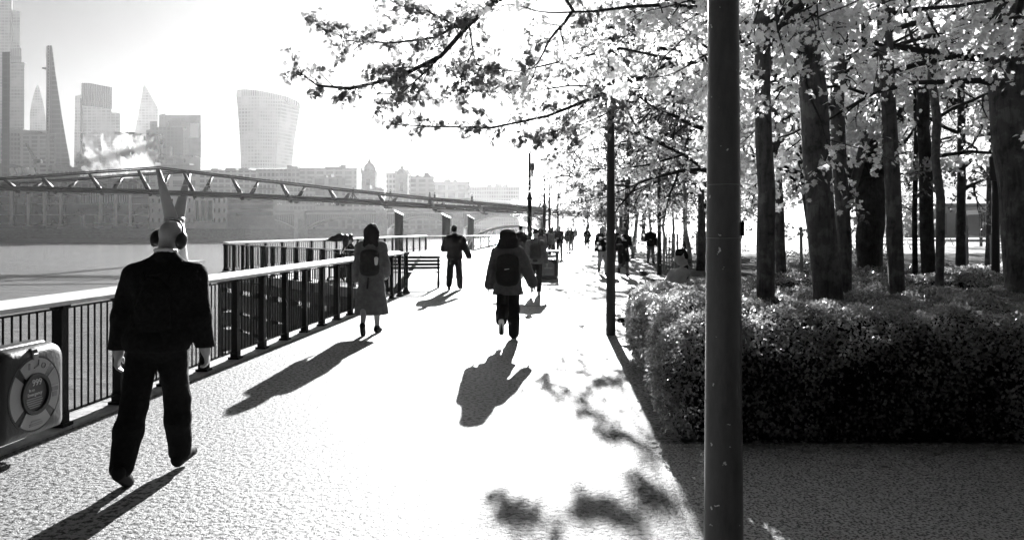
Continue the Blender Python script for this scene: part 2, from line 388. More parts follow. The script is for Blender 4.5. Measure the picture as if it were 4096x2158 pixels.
railing('long black riverside railing with broad pale cap, running past the walkers on the left', (RA(y0), y0, 0), (RA(y0 + .83 * 21.35), y0 + .83 * 21.35, 0), 21, 8, .078, .017)
railing('dark railing with heavy posts along the near edge of the timber jetty', (-2.75, 19.9, 0), (-11.5, 30.8, 0), 14, 5, 0.09, 0.022, 0.16, 1.08, M_iron, 0.0)
railing('outer jetty railing of widely spaced bars with a glaring white cap', (-11.5, 31.0, 0), (-6.75, 60, 0), 18, 6, 0.09, 0.03, 0.26, 1.12, M_cap, 0.05)
railing('light thin-barred railing across the far end of the jetty', (-6.7, 60.2, 0), (-0.6, 62, 0), 5, 9, 0.07, 0.015, 0.12, 1.12, M_cap, 0.02, False)
railing('far thin railing between the path and the pier gangway', (-0.5, 62.2, 0), (2.0, 88, 0), 16, 6, 0.06, 0.015, 0.12, 1.1, M_cap, 0.02, False)

# ---------------------------------------------------------------- jetty platform
jt = empty('jetty', (0, 0, 0), 0, 1, 'open timber jetty deck on dark piles and beams beyond the near railing', 'jetty')
deck = [(-2.9, 19.9), (-11.6, 30.7), (-6.85, 60.4), (-3.2, 60.4), (-3.2, 19.9)]
MB().prism(deck[::-1], -0.28, 0.004).build('deck', M_conc, jt)
A = Vector((-2.9, 19.9, 0)); B = Vector((-11.6, 30.7, 0)); D = (B - A).normalized(); NN = Vector((-D.y, D.x, 0))
for z, h in ((-.48, .3), (-1.15, .62), (-1.85, .5), (-2.65, .8), (-3.7, 1.0)):
    MB().beam(A + Vector((0, 0, z)) + NN * (-.08), B + Vector((0, 0, z)) + NN * (-.08), 0.22, h).build('beam', M_wood, jt)
for k in range(9):
    p = A + (B - A) * (k / 8); MB().tube([(p.x, p.y + .18, -7), (p.x, p.y + .18, -0.05)], 0.19, 10).build('pile', M_wood, jt, True)
for k in range(1, 7):
    p = Vector((-11.6, 30.7, 0)) + Vector((4.75, 29.7, 0)) * (k / 6); MB().tube([(p.x + .4, p.y, -7), (p.x + .4, p.y, -0.1)], 0.2, 10).build('pile', M_wood, jt, True)
for k in range(1, 4):
    a = A + NN * (-k * 2.2); b = B + NN * (-k * 2.2)
    MB().beam(Vector((min(-3.3, a.x), a.y, -2.2)), Vector((b.x + .8, b.y, -2.2)), .3, 3.6 if k > 1 else .5).build('cross_beam', M_wood, jt)

# guide piles of the pier with slanted tops
for px, x0, x1, yt, Y, lab in ((398, 394.5, 403.3, 213, 80, 'tall dark mooring pile with slanted top, the nearest of the three'), (446, 442, 450.5, 216, 88, 'mooring pile with a glaring slanted top, middle of the three'), (470.5, 467.5, 474, 217, 105, 'slimmer mooring pile, the farthest of the three')):
    a = at(x0, yt, Y); b = at(x1, yt, Y); w_ = b.x - a.x; zt = a.z
    r = empty('mooring_pile', ((a.x + b.x) / 2, Y, -6), 0, 1, lab, 'pile', 'mooring piles beside the pier')
    n = 14; mb = MB(); vs = []; rr = w_ / 2
    for k in range(n):
        t = 2 * math.pi * k / n; vs.append((rr * math.cos(t), rr * math.sin(t), 0))
    for k in range(n):
        t = 2 * math.pi * k / n; vs.append((rr * math.cos(t), rr * math.sin(t), zt + 6 - .25 * math.cos(t)))
    mb.add(vs, [(k, (k + 1) % n, n + (k + 1) % n, n + k) for k in range(n)]).build('shaft', M_steel, r, True)
    MB().add([(x * 1.08, y * 1.08, z + .01) for x, y, z in vs[n:]] + [(x * 1.08, y * 1.08, z + .09) for x, y, z in vs[n:]], [tuple(range(n - 1, -1, -1)), tuple(range(n, 2 * n))] + [(k, (k + 1) % n, n + (k + 1) % n, n + k) for k in range(n)]).build('cap', M_white, r)
# pier gangway: arched bow-string trusses sloping down to a pontoon
gw = empty('pier_gangway', (0, 0, 0), 0, 1, 'white arched gangway sloping down to the floating pier, behind the jetty rail', 'gangway')
for off, nm in ((0, 'truss'), (2.4, 'truss')):
    mb = MB(); a = Vector((-7.5, 92 + off, -1.6)); b = Vector((3.4, 96 + off, .9)); top = []; bot = []
    for k in range(13):
        t = k / 12; p = a.lerp(b, t); top.append(p + Vector((0, 0, .5 + 1.9 * 4 * t * (1 - t) * .8))); bot.append(p)
    mb.tube(top, .16, 6); mb.tube(bot, .12, 6)
    for k in range(12): mb.tube([bot[k], top[k]], .05, 4); mb.tube([bot[k], top[k + 1]], .04, 4)
    mb.build(nm, M_white, gw)
MB().add([(-7.5, 92, -1.6), (3.4, 96, .9), (3.4, 98.4, .9), (-7.5, 94.4, -1.6)], [(0, 1, 2, 3)]).build('walkway', M_conc, gw)
pp = empty('floating_pier', (0, 0, 0), 0, 1, 'low floating pier pontoon with a glazed shelter on the river', 'pier')
MB().box((-15, 100, -3.9), (22, 6, 1.4)).build('pontoon', M_steel, pp)
MB().box((-13, 100, -1.3), (9, 3.4, .2)).build('shelter_roof', M_white, pp)
for x in (-17, -13, -9): MB().box((x, 99, -2.3), (.15, .15, 2)).build('column', M_white, pp)

# ---------------------------------------------------------------- footbridge
def brY(p): return 124.86 / (1 + .2148 * (p - 512) / F)
ud = Vector((1, -.2148, 0)).normalized(); nd = Vector((-ud.y, ud.x, 0)); nd = nd if nd.y > 0 else -nd      # nd points away from camera
def interp(x, tab):
    if x <= tab[0][0]:
        (x0, y0), (x1, y1) = tab[0], tab[1]
    elif x >= tab[-1][0]:
        (x0, y0), (x1, y1) = tab[-2], tab[-1]
    else:
        for (x0, y0), (x1, y1) in zip(tab, tab[1:]):
            if x0 <= x <= x1: break
    return y0 + (y1 - y0) * (x - x0) / (x1 - x0)
deck_t = [(0, 186), (150, 189.8), (250, 193.7), (355, 199), (450, 205), (545, 209.8), (600, 213)]
cab_t = [(-60, 184), (0, 179.3), (50, 176), (100, 172.2), (158, 168.4), (232, 177.6), (281, 183.2), (329, 188.8), (378, 194), (429, 199.2), (480, 204), (545, 209.5)]
fb = empty('footbridge', (0, 0, 0), 0, 1, 'slender steel footbridge with splayed arms and low cables crossing the river', 'footbridge')
ps = [-150 + 10 * i for i in range(76)]
dk = [Vector(at(p, interp(p, deck_t), brY(p))) for p in ps]
ZN = Vector((0, 0, 1))
slab = MB()
for a, b in zip(dk, dk[1:]): slab.beam(a, b, 4.0, .18)
slab.build('deck', M_steel, fb)
for sgn, nm in ((-1, 'edge_beam'), (1, 'edge_beam')):
    MB().tube([p + nd * (2.1 * sgn) - ZN * .25 for p in dk], .23, 6).build(nm, M_steel, fb, True)
    MB().tube([p + nd * (2.1 * sgn) - ZN * .66 for p in dk], .11, 6).build('lower_beam', M_steel, fb, True)
    MB().tube([p + nd * (2.0 * sgn) + ZN * 1.1 for p in dk], .035, 5).build('handrail', M_alu, fb, True)
    hr = MB()
    for i in range(0, len(dk) - 1):
        for t in (0,):
            p = dk[i].lerp(dk[i + 1], t) + nd * (2.0 * sgn); hr.tube([p, p + ZN * 1.1], .014, 4)
    tag(hr.build('balusters', M_alu, fb), kind='stuff')
struts = MB()
for a in dk: struts.beam(a - nd * 2.1 - ZN * .5, a + nd * 2.1 - ZN * .42, .25, .25)
tag(struts.build('cross_strut', M_steel, fb), kind='stuff')
# cables (near set read from the photo, far set mirrored about the deck)
def cab(p, sgn):
    Yn = brY(p) - 4.3; near = Vector(at(p, interp(p, cab_t), Yn))
    if sgn < 0: return near
    return near + nd * 8.6
cps = [-150 + 14 * i for i in range(51)]
for sgn in (-1, 1):
    for dz in (0, .32): MB().tube([cab(p, sgn) + ZN * dz for p in cps], .17 if dz == 0 else .12, 6).build('cable', M_steel, fb, True)
arm_p = [-84, -38, 4, 41.5, 89, 138, 183.5, 232, 281, 329, 378.5, 429, 478, 528]
for p in arm_p:
    for sgn in (-1, 1):
        tip = cab(p, sgn); q = tip - nd * (4.3 * sgn); Yd = brY(p); i = min(range(len(dk)), key=lambda k: (dk[k] - q).xy.length)
        base = Vector((q.x, q.y, dk[i].z - .9)) + nd * (.9 * sgn)
        # slightly heavier at the deck
        MB().tube([base, base.lerp(tip, .55), tip], [.42, .34, .22], 8).build('arm', M_steel, fb, True)
        if sgn < 0: MB().beam(base + ud * .2, base + ud * 5.2 - ZN * .15 + nd * .9, .5, .22).build('arm_fairing', M_alu, fb)
M_leg = mat('pier_paint', 0.05, .3, .5, .35, .6, .1)
pier = empty('bridge_pier', (0, 0, 0), 0, 1, 'tapering Y-shaped bridge pier with two splayed legs rising from the river', 'bridge pier')
c0 = Vector(at(174.5, 217.5, 138)); nt_ = cab(158, -1); ft = cab(158, 1)
def eltube(mb, a, b, wa, wb, da, db, n=16):
    vs = []; ax = ud
    for p, w_, d_ in ((a, wa, da), (a.lerp(b, .5), (wa + wb) / 2 * 1.04, (da + db) / 2), (b, wb, db)):
        for k in range(n):
            t = 2 * math.pi * k / n; vs.append(p + ax * (w_ / 2 * math.cos(t)) + nd * (d_ / 2 * math.sin(t)))
    fs = [(i * n + k, i * n + (k + 1) % n, (i + 1) * n + (k + 1) % n, (i + 1) * n + k) for i in range(2) for k in range(n)]
    return mb.add(vs, fs + [tuple(range(n - 1, -1, -1)), tuple(2 * n + k for k in range(n))])
eltube(MB(), c0 - nd * .9, nt_ - ZN * .2, 2.7, .8, 1.4, .7).build('leg', M_leg, pier, True)
eltube(MB(), c0 + nd * .9, ft - ZN * .2, 2.7, .8, 1.4, .7).build('leg', M_leg, pier, True)
eltube(MB(), c0 - ZN * .9, c0 + ZN * .15, 3.0, 2.9, 4.4, 4.3).build('collar', M_steel, pier, True)
eltube(MB(), Vector((c0.x + .6, c0.y, -5)), c0 - ZN * .9, 2.2, 2.7, 5.6, 4.0).build('shaft', M_alu, pier, True)
MB().box((c0.x + .6, c0.y, -5), (6, 9, 1.6)).build('footing', M_conc, pier)

# ---------------------------------------------------------------- arched road bridge
YB = 430
def sb(px, py): return at(px, py, YB)
rb = empty('road_bridge', (0, 0, 0), 0, 1, 'pale hazy arched road bridge with stout piers behind the footbridge', 'bridge')
sp = [(222, 301), (301, 382), (382, 458), (458, 545)]
M_rb = mat('bridge_ironwork', 0.14, 0.3, .2, 0.7, 0.3)
for i, (x0, x1) in enumerate(sp):
    dt = 214.5 - i * .6
    n = 16; top = []; low = []; 
    for k in range(n + 1):
        t = k / n; x = x0 + 4 + (x1 - x0 - 8) * t
        top.append(sb(x, dt)); low.append(sb(x, 229.5 - (10.8 + i) * (1 - (2 * t - 1) ** 2)))
    web = MB()
    V = []
    for dy in (0, 1.0): V += [p + Vector((0, dy, 0)) for p in top] + [p + Vector((0, dy, 0)) for p in low]
    m_ = n + 1
    fs = [(k, m_ + k, m_ + k + 1, k + 1) for k in range(n)] + [(2 * m_ + k, 2 * m_ + k + 1, 3 * m_ + k + 1, 3 * m_ + k) for k in range(n)] + [(m_ + k, 3 * m_ + k, 3 * m_ + k + 1, m_ + k + 1) for k in range(n)]
    web.add(V, fs).build('spandrel', mat('spandrel_iron', 0.10, .3, .3), rb)
    MB().tube([p + Vector((0, -.3, .25)) for p in low], .5, 6).build('arch_rib', M_alu, rb, True)
    MB().tube([p + Vector((0, 14, .25)) for p in low], .5, 6).build('arch_rib', M_rb, rb, True)
    q = MB()
    for k in range(1, 2 * n):
        t = k / (2 * n); x = x0 + 4 + (x1 - x0 - 8) * t; zl = sb(x, 229.5 - (10.8 + i) * (1 - (2 * t - 1) ** 2)); zt = sb(x, dt)
        q.beam(zl + Vector((0, -.2, 0)), zt + Vector((0, -.2, 0)), .35, .35, (0, 1, 0))
    tag(q.build('spandrel_posts', M_rb, rb), kind='stuff')
    a = sb(x0, dt); b = sb(x1, dt - .6)
    MB().beam(a + Vector((0, 6, .4)), b + Vector((0, 6, .4)), 14, 1.1).build('deck', M_stone, rb)
    MB().beam(a + Vector((0, -1.1, 1.4)), b + Vector((0, -1.1, 1.4)), .4, 1.2).build('parapet', M_rb, rb)
for x in (222, 301, 382, 458):
    a = sb(x, 209); MB().prism([(a.x - 3.2, YB - 3), (a.x, YB - 6), (a.x + 3.2, YB - 3), (a.x + 3.2, YB + 16), (a.x - 3.2, YB + 16)], -6, 7).build('pier', M_stone, rb)
    MB().box((a.x, YB - 1, 9.2), (5.4, 5, 4.6)).box((a.x, YB - 1, 11.8), (6.4, 6, .7)).build('pier_turret', M_stone, rb)
lamp0 = None
lx = [245, 262, 280, 318, 334, 352, 366, 398, 414, 430, 446]
for i, x in enumerate(lx):
    if lamp0 is None:
        r = empty('bridge_lamp', (0, 0, 0)); lamp0 = r
        MB().lathe([(.3, 0), (.15, .6), (.09, 1), (.08, 4)], n=8).build('post', M_rb, r)
        MB().beam((-.9, 0, 3.6), (.9, 0, 3.6), .1, .1).build('bracket', M_rb, r)
        for dx, dz in ((-.9, 3.8), (.9, 3.8), (0, 4.2)): MB().lathe([(.12, 0), (.3, .25), (.3, .5), (.1, .7)], (dx, 0, dz), 8).build('lantern', M_white, r)
    else: r = copy_tree(lamp0)
    a = sb(x, 212.5); r.location = (a.x, YB - 1, a.z + .6)
    tag(r, 'triple-lantern lamp standard on the hazy road bridge, %s from the left' % ['first', 'second', 'third', 'fourth', 'fifth', 'sixth', 'seventh', 'eighth', 'ninth', 'tenth', 'eleventh'][i], 'lamp', 'lamp standards on the road bridge')

# ---------------------------------------------------------------- far bank buildings
def bld(name, label, parts_label='building'): return empty(name, (0, 0, 0), 0, 1, label, parts_label)
def blk(x0, x1, yt, yb, Y, dep):   # box from pixel rect at distance Y
    a = at(x0, yt, Y); b = at(x1, yb, Y); return ((a.x + b.x) / 2, Y + dep / 2, (a.z + b.z) / 2), (b.x - a.x, dep, a.z - b.z)
Yq = 356
b1 = bld('glass_office', 'dark glass riverside office with slim pale columns, behind the footbridge on the left')
MB().rblk(-60, 149, 178, 229, Yq, 40).build('wall', mat('smoked_glass', 0.014, 0.7, 0.12, 0.25, 0.5), b1)
for x, t in ((-32, 188), (-12, 188), (10.7, 188), (27.5, 188), (44, 188), (60.4, 188), (83, 214), (100, 188), (115, 188), (129.6, 190)):
    c, d = blk(x - 1.1, x + 1.1, t, 225, Yq - 2.2, 1.0); MB().box(c, d).build('column', M_white, b1)
for y, h in ((188.5, .5), (196, .35), (203.5, .35), (214, .8), (223, .8)):
    c, d = blk(-60, 149, y, y + h, Yq - 1.1, .9); MB().box(c, d).build('floor_band', M_conc, b1)
random.seed(11)
for x0, x1 in ((74.5, 80), (81, 87), (88, 98), (102, 113), (117.5, 127)):
    for y0, y1 in ((189.5, 194), (195, 203)):
        c, d = blk(x0, x1, y0, y1, Yq - .35, .3); f = MB().box(c, d).build('window', mat('reflection_pane', 0.92, 0.25, .3, .3, .5), b1)  # reflected light in the panes painted as near-white colour
        q = MB()
        for k in range(4): q.box((c[0] - d[0] / 2 + d[0] * (k + .5) / 4, c[1] - .25, c[2]), (.35, .2, d[2]))
        q.build('mullion', M_dark, f)
MB().rblk(-60, 75, 176, 178.2, Yq + 8, 24).build('roof', M_conc, b1)
def classic(label, x0, x1, yt, yb, Y, cols, rows, ww, wh, portico=None, wallm=None):
    wallm = wallm or mat('portland_stone', .72, .15, .3, .8, .2)
    r = bld('stone_building', label)
    MB().rblk(x0, x1, yt, yb, Y, 30).build('wall', wallm, r)
    MB().rblk(x0 - .6, x1 + .6, yt - 1, yt + .3, Y - .6, 31).build('cornice', M_conc, r)
    c2, d2 = blk(x0, x1, yb - 6.2, yb - 5.7, Y - .3, .3); MB().box(c2, d2).build('string_course', M_conc, r)
    for j in range(rows):
        for i in range(cols):
            x = x0 + (x1 - x0) * (i + .5) / cols; y = yt + 3.2 + (yb - yt - 6) * (j + .45) / rows
            if portico and portico[0] < x < portico[1]: continue
            c3, d3 = blk(x - ww / 2, x + ww / 2, y - wh / 2, y + wh / 2, Y - .12, .3); wn = MB().box(c3, d3).build('window', M_dark, r)
            MB().box((c3[0], c3[1] - .3, c3[2] - d3[2] / 2), (d3[0] * 1.3, .5, .25)).build('sill', M_conc, wn)
    return r
classic('pale stone building with rows of small windows behind the bridge pier', 149.6, 181.5, 193, 228, Yq + 2, 5, 3, 1.6, 4.0)
cb = classic('pale columned stone building with tall dark bays, right of the bridge pier', 182, 226.6, 192.5, 228, Yq + 6, 9, 3, 1.7, 4.2, (195, 214))
for x in (196.5, 203.2, 209.8):
    c, d = blk(x - 1.9, x + 1.9, 200, 221, Yq + 5.8, .5); MB().box(c, d).build('bay', M_dark, cb)
for x in (194.5, 199.9, 206.5, 213):
    a = at(x, 221, Yq + 4.6); MB().tube([a, at(x, 199.5, Yq + 4.6)], .5, 8).build('column', M_white, cb, True)
b3 = bld('modern_office', 'hazy modern office with dark horizontal window bands, left end of the road bridge')
MB().rblk(227, 275, 195, 228, Yq + 12, 40).build('wall', M_conc, b3)
for y in (198.5, 204.5, 211): 
    c, d = blk(228, 273, y, y + 3.8, Yq + 11.7, .4); MB().box(c, d).build('window_band', M_dark, b3)
random.seed(3)
mid = [(-40, 48, 163, 200, 520, 'curved-roof hall with pale vents, far left behind the footbridge cable'), (52, 78, 168, 192, 540, 'squat block with angled roof struts, behind the footbridge at the left'),
       (76, 101, 160, 192, 600, 'low dark-roofed block at the foot of the tall finned tower'), (150, 196, 166, 196, 520, 'grey office block just right of the bridge pier head'),
       (185, 200, 158, 180, 620, 'hazy boxy block under the framed twin towers'), (200, 258, 171, 194, 540, 'long pale office with two dark window bands, centre left'),
       (256, 300, 169.5, 196, 560, 'long flat-topped office below the bulging tower'), (299, 357, 168.7, 200, 575, 'wide flat hazy office with a clean right-hand edge'),
       (312, 345, 178, 206, 500, 'nearer dark riverside block below the wide flat office'), (275, 315, 188, 214, 470, 'low riverside terrace above the first bridge arch'),
       (340, 384, 190, 214, 500, 'low riverside block left of the twin domed towers'), (386, 411, 173.5, 200, 640, 'pale station hall joining the two domed towers'),
       (411, 434, 177, 206, 560, 'stepped hazy office right of the domed towers'), (434, 470, 182, 208, 700, 'faint far office near the white part of the sky'),
       (470, 520, 187, 210, 760, 'faintest long office fading into glare'), (385, 470, 199, 214, 520, 'low pale quay building behind the second bridge pier'),
       (-50, 58, 131, 178, 700, 'broad pale office block with a clean flat roof, lower left skyline'), (20, 56, 134, 170, 640, 'lighter slab in front of the tapering tower'),
       (146, 190, 157, 180, 660, 'hazy stepped roofs behind the bridge pier head')]
for i, (x0, x1, yt, yb, Y, lab) in enumerate(mid):
    r = bld('office_block', lab)
    c, d = blk(x0, x1, yt, yb, Y, 40)
    fm = m_facade('facade_%d' % (i % 5), [.4, .3, .46, .36, .3][i % 5], [.18, .12, .24, .16, .2][i % 5], [3.6, 4.2, 3.4, 6.8, 3.8][i % 5], [4.5, 3.0, 7.0, 9.0, 2.4][i % 5], .4, .3)
    if i == 0:
        pl = [(c[0] - d[0] / 2, -2 + 1.5), (c[0] + d[0] / 2, 1.5)]
        w_ = d[0]; zt = at(0, 163, Y).z; zb = at(0, 178, Y).z; pts = [(c[0] - w_ / 2, 1.5), (c[0] + w_ / 2 * 1.0, 1.5), (c[0] + w_ / 2, zb)]
        for k in range(1, 12):
            t = k / 12; pts.append((c[0] + w_ / 2 - w_ * .5 * t, zb + (zt - zb) * math.sin(t * math.pi / 2)))
        pts.append((c[0] - w_ / 2, zt)); MB().xprism(pts, Y, Y + 30, None, c[0] / Y * 30).build('wall', mat('dark_roof', 0.10, .4, .1), r)
        for px in (11, 18, 26, 31): MB().tube([at(px, 168, Y - 1), at(px + 2.5, 174, Y - 1)], 1.6, 8).build('roof_vent', M_white, r, True)
        continue
    zb = 1.5; MB().rblk(x0, x1, yt, yb, Y, 40, 1.5).build('wall', fm, r)
    top = c[2] + d[2] / 2; rf = MB().rblk(x0, x1, yt, yb, Y, 40, None, .4, (0.003, .8)).build('roof', M_conc, r)
    for k in range(random.randint(2, 4)):
        ww = d[0] * random.uniform(.08, .2); ux = c[0] + d[0] * random.uniform(-.4, .4); hh = random.uniform(1, 3.2); MB().box((ux * (1 + 12 / Y), Y + 12, top + .8 + hh / 2), (ww, 8, hh)).build('plant_room', M_conc, rf)
# twin domed station towers
tw0 = None
for (px, ytop, yb, w_, lab) in ((369.5, 160.5, 172, 14, 'left domed station tower with lantern, taller and nearer'), (402, 167, 175, 12.4, 'right domed station tower with lantern, fainter')):
    Y = 560 if px < 380 else 590
    r = empty('domed_tower', (at(px, 200, Y).x, Y, 0), 0, 1, lab, 'tower', 'twin domed towers of the riverside station')
    W = w_ / F * Y; zt = at(px, yb, Y).z; zd = at(px, ytop, Y).z
    MB().box((0, 0, zt / 2), (W, W, zt)).build('shaft', M_stone, r)
    MB().box((0, 0, zt + .2), (W * 1.12, W * 1.12, 1.2)).build('cornice', M_stone, r)
    MB().box((0, -W / 2 - .1, zt - 9), (W * .25, .4, 7)).build('niche', M_dark, r)
    H = (zd - zt) * .78; MB().lathe([(W * .44 * math.cos(t), .8 + H * math.sin(t)) for t in [k * math.pi / 2 / 8 for k in range(8)]] + [(W * .08, .8 + H)], (0, 0, zt), 16).build('dome', M_conc, r, True)
    MB().lathe([(W * .1, 0), (W * .1, 1.4), (W * .03, 2.4), (.1, 4.2)], (0, 0, zt + .6 + H), 8).build('lantern', M_conc, r, True)
    for sx in (-1, 1): MB().lathe([(.7, 0), (.6, 2), (.1, 3.4)], (sx * W * .46, -W * .46, zt + .5), 8).build('pinnacle', M_stone, r)

# ---------------------------------------------------------------- skyline towers
def tower(name, label, poly, Y, dep, m, z_base=1.5, cat='skyscraper'):
    """poly: pixel outline (front face), extruded back by dep metres"""
    r = empty(name, (0, 0, 0), 0, 1, label, cat)
    pts = [at(x, y, Y) for x, y in poly]; MB().xprism([(p.x, max(p.z, z_base)) for p in pts], Y, Y + dep, None, sum(p.x for p in pts) / len(pts) / Y * dep).build('tower_body', m, r)
    return r
FB = 229
t1 = tower('glass_tower', 'tallest glass tower cut by the top left corner', [(-14, FB), (-14, -22), (11, -22), (11, 9), (20, 11.5), (19, FB)], 1000, 60, m_facade('f_tall', .34, .22, 4, 5, .25, .15))
MB().box(*blk(10.6, 11.6, -20, 140, 997, 2)).build('corner_fin', M_steel, t1)
tower('dark_slab_tower', 'narrow dark slab tower in front of the tallest tower', [(1.5, FB), (2.2, 52), (10, 51.5), (9, FB)], 480, 20, m_facade('f_dark', .05, .02, 4, 3, .2, .2))
t2 = tower('stepped_tower', 'pale stepped tower with louvred top beside the dark slab', [(8, FB), (10.5, 63), (24.3, 63), (24, FB)], 900, 50, m_facade('f_step', .4, .28, 4, 3.6, .35, .2))
MB().rblk(11, 21.5, 48, 62.1, 905, 36).build('crown', m_facade('f_louv', .12, .2, 40, 2, .1, .5), t2)
MB().box(*blk(10.5, 24.4, 62.2, 63, 898, 4)).build('ledge', M_steel, t2)
tower('pointed_tower', 'pale bullet-shaped pointed tower left of the tapering tower', [(29, FB), (30, 112), (32.5, 98), (35.5, 88), (37.6, 84), (40, 90), (43, 102), (46, 120), (46, FB)], 1150, 50, m_facade('f_gh', .4, .3, 4, 4, .3, .2))
t3 = tower('tapering_tower', 'dark wedge tower with one sloping side and a lattice edge', [(46, FB), (46.3, 134), (47, 45.5), (52, 45.5), (55, 70), (62, 116), (69.8, 161), (75, FB)], 640, 30, m_facade('f_taper', .10, .05, 4, 8, .3, .12))
la = MB()
for k in range(40):
    y0_, y1_ = 46 + k * 3, 49 + k * 3; x = 47.2 - k * .02
    la.tube([at(x, y0_, 638), at(x + 2.4, y1_, 638)], .3, 4); la.tube([at(x + 2.4, y0_, 638), at(x, y1_, 638)], .3, 4)
la.tube([at(47, 45.5, 638), at(46.3, 165, 638)], .5, 4); la.tube([at(49.6, 45.5, 638), at(49, 165, 638)], .5, 4)
la.build('ladder_frame', M_alu, t3); MB().box(*blk(42, 47, 67, 68.6, 638, 4)).build('hoist', M_steel, t3)
t4 = tower('finned_tower', 'broad tower with strong vertical fins round its top storeys', [(73, FB), (75, 96), (81, 94.5), (81, 82.8), (89, 82.5), (111.8, 87), (111.5, 112), (120, 113), (121, FB)], 980, 60, m_facade('f_fin', .5, .38, 4, 6, .3, .2))
for k in range(17):
    x = 82 + k * 1.82; yt = 82.8 + max(0, (x - 89)) * .19
    c, d = blk(x, x + .85, yt, 105 + (x - 82) * .12, 977.5, 2); MB().box(c, d).build('fin', M_steel, t4)
c, d = blk(80.2, 80.9, 98, 161, 977, 3); MB().box(c, d).build('shadow_gap', M_steel, t4)
tower('blade_tower', 'pale sharply pointed blade tower with an angled top, centre of the skyline', [(131, FB), (134.5, 134), (143.9, 84), (146, 86.5), (158, 108), (158.4, FB)], 1100, 45, m_facade('f_blade', .45, .34, 4, 5, .3, .15))
t5 = tower('framed_tower', 'boxy tower with a dark frame around a pale void, right of the blade tower', [(158, FB), (159, 114.5), (165.2, 113), (165.4, 114.8), (200.6, 115), (200.6, FB)], 900, 40, m_facade('f_frame', .3, .22, 4, 3, .3, .35))
for a_ in ((165.2, 200.6, 114.6, 122.6), (188.8, 200.6, 137.5, 158), (165.3, 168, 122, 160), (198.6, 200.6, 122, 140)): MB().box(*blk(a_[0], a_[1], a_[2], a_[3], 897, 2)).build('frame', mat('frame_glass', .12, .4, .1, .3), t5)
MB().box(*blk(190, 198.4, 123, 137, 896.6, 2)).build('light_panel', M_white, t5)
t6 = tower('twin_block', 'darker stepped twin block in front of the framed tower', [(146, FB), (146.2, 130), (150, 129), (150, 121), (157, 121), (157, 127), (183, 127), (183, FB)], 800, 40, m_facade('f_twin', .13, .09, 3.8, 4, .3, .3))
MB().rblk(169, 186, 118.5, 127, 845, 20).build('glass_crown', M_alu, t6); MB().box(*blk(170.5, 172, 146, 157, 798, 1)).build('bright_strip', M_white, t6)
# bulging tower: wider at the top, rounded roof
def bulge(name, label):
    r = empty(name, (0, 0, 0), 0, 1, label, 'skyscraper'); Y = 885
    n = 30; L = []; Mi = []; Rr = []
    for k in range(n + 1):
        t = k / n; y = 168 - t * (168 - 95); L.append((240.8 - 4.6 * t ** 1.5, y)); Mi.append((276 + 6.6 * t ** 1.4, y + 3.0 * t + 0)); Rr.append((292 + 8.6 * t ** 1.4, y + 11 * t))
    V = []; 
    for (a, b, c_) in zip(L, Mi, Rr):
        V += [at(a[0], a[1], Y), at((a[0] + b[0]) / 2, (a[1] + b[1]) / 2 - .6, Y - 4), at(b[0], b[1], Y), at(c_[0], c_[1], Y + 32), at(a[0] + 2, a[1], Y + 60)]
    fs = []
    for k in range(n):
        for j in range(5):
            a = k * 5 + j; b = k * 5 + (j + 1) % 5; fs.append((a, b, b + 5, a + 5))
    fs.append(tuple(n * 5 + j for j in range(5)))
    MB().add(V, fs).build('tower_body', m_facade('f_walk', .42, .3, 4, 3.2, .35, .3), r)
    # arched roof canopy in pale louvres
    prof = [(236.2, 95), (236.4, 91), (238.5, 89.2), (246, 88.8), (262, 90.6), (276, 93.5), (288, 96.5), (297, 100.5), (300.5, 104), (300, 107), (283, 99)]
    pts = [at(x, y, Y - 1) for x, y in prof]; MB().xprism([(p.x, p.z) for p in pts], Y - 1, Y + 40, None, -14).build('roof_canopy', m_facade('f_can', .42, .25, 60, 2.6, .05, .45), r)
    c, d = blk(236.8, 240.6, 90.5, 96.5, Y - 3, 1.5); MB().box(c, d).build('corner_glazing', M_white, r)
bulge('bulging_tower', 'pale tower bulging outward towards its rounded top, far right of the skyline')
def crane(lab, x0, y0, x1, y1, Y, mastb):
    r = empty('tower_crane', (0, 0, 0), 0, 1, lab, 'crane', 'tower cranes on the skyline'); a = at(x0, y0, Y); b = at(x1, y1, Y)
    MB().tube([at(x0, mastb, Y), a], .9, 4).build('mast', M_steel, r)
    j = MB(); j.tube([a, b], .5, 4); off = Vector((2.2, 0, .8)); j.tube([a + off, b], .4, 4)
    for k in range(10): t = k / 10; j.tube([a.lerp(b, t), (a + off).lerp(b, t + .05)], .25, 3)
    j.build('jib', M_steel, r); MB().box((a.x + 2, Y, a.z), (5, 2, 2.4)).build('counterweight', M_steel, r)
crane('luffing crane jib leaning left above the curved-roof hall', 35, 161, 26, 143, 520, 176)
crane('thin crane jib leaning right before the twin block', 158, 158, 163.5, 134, 620, 176)
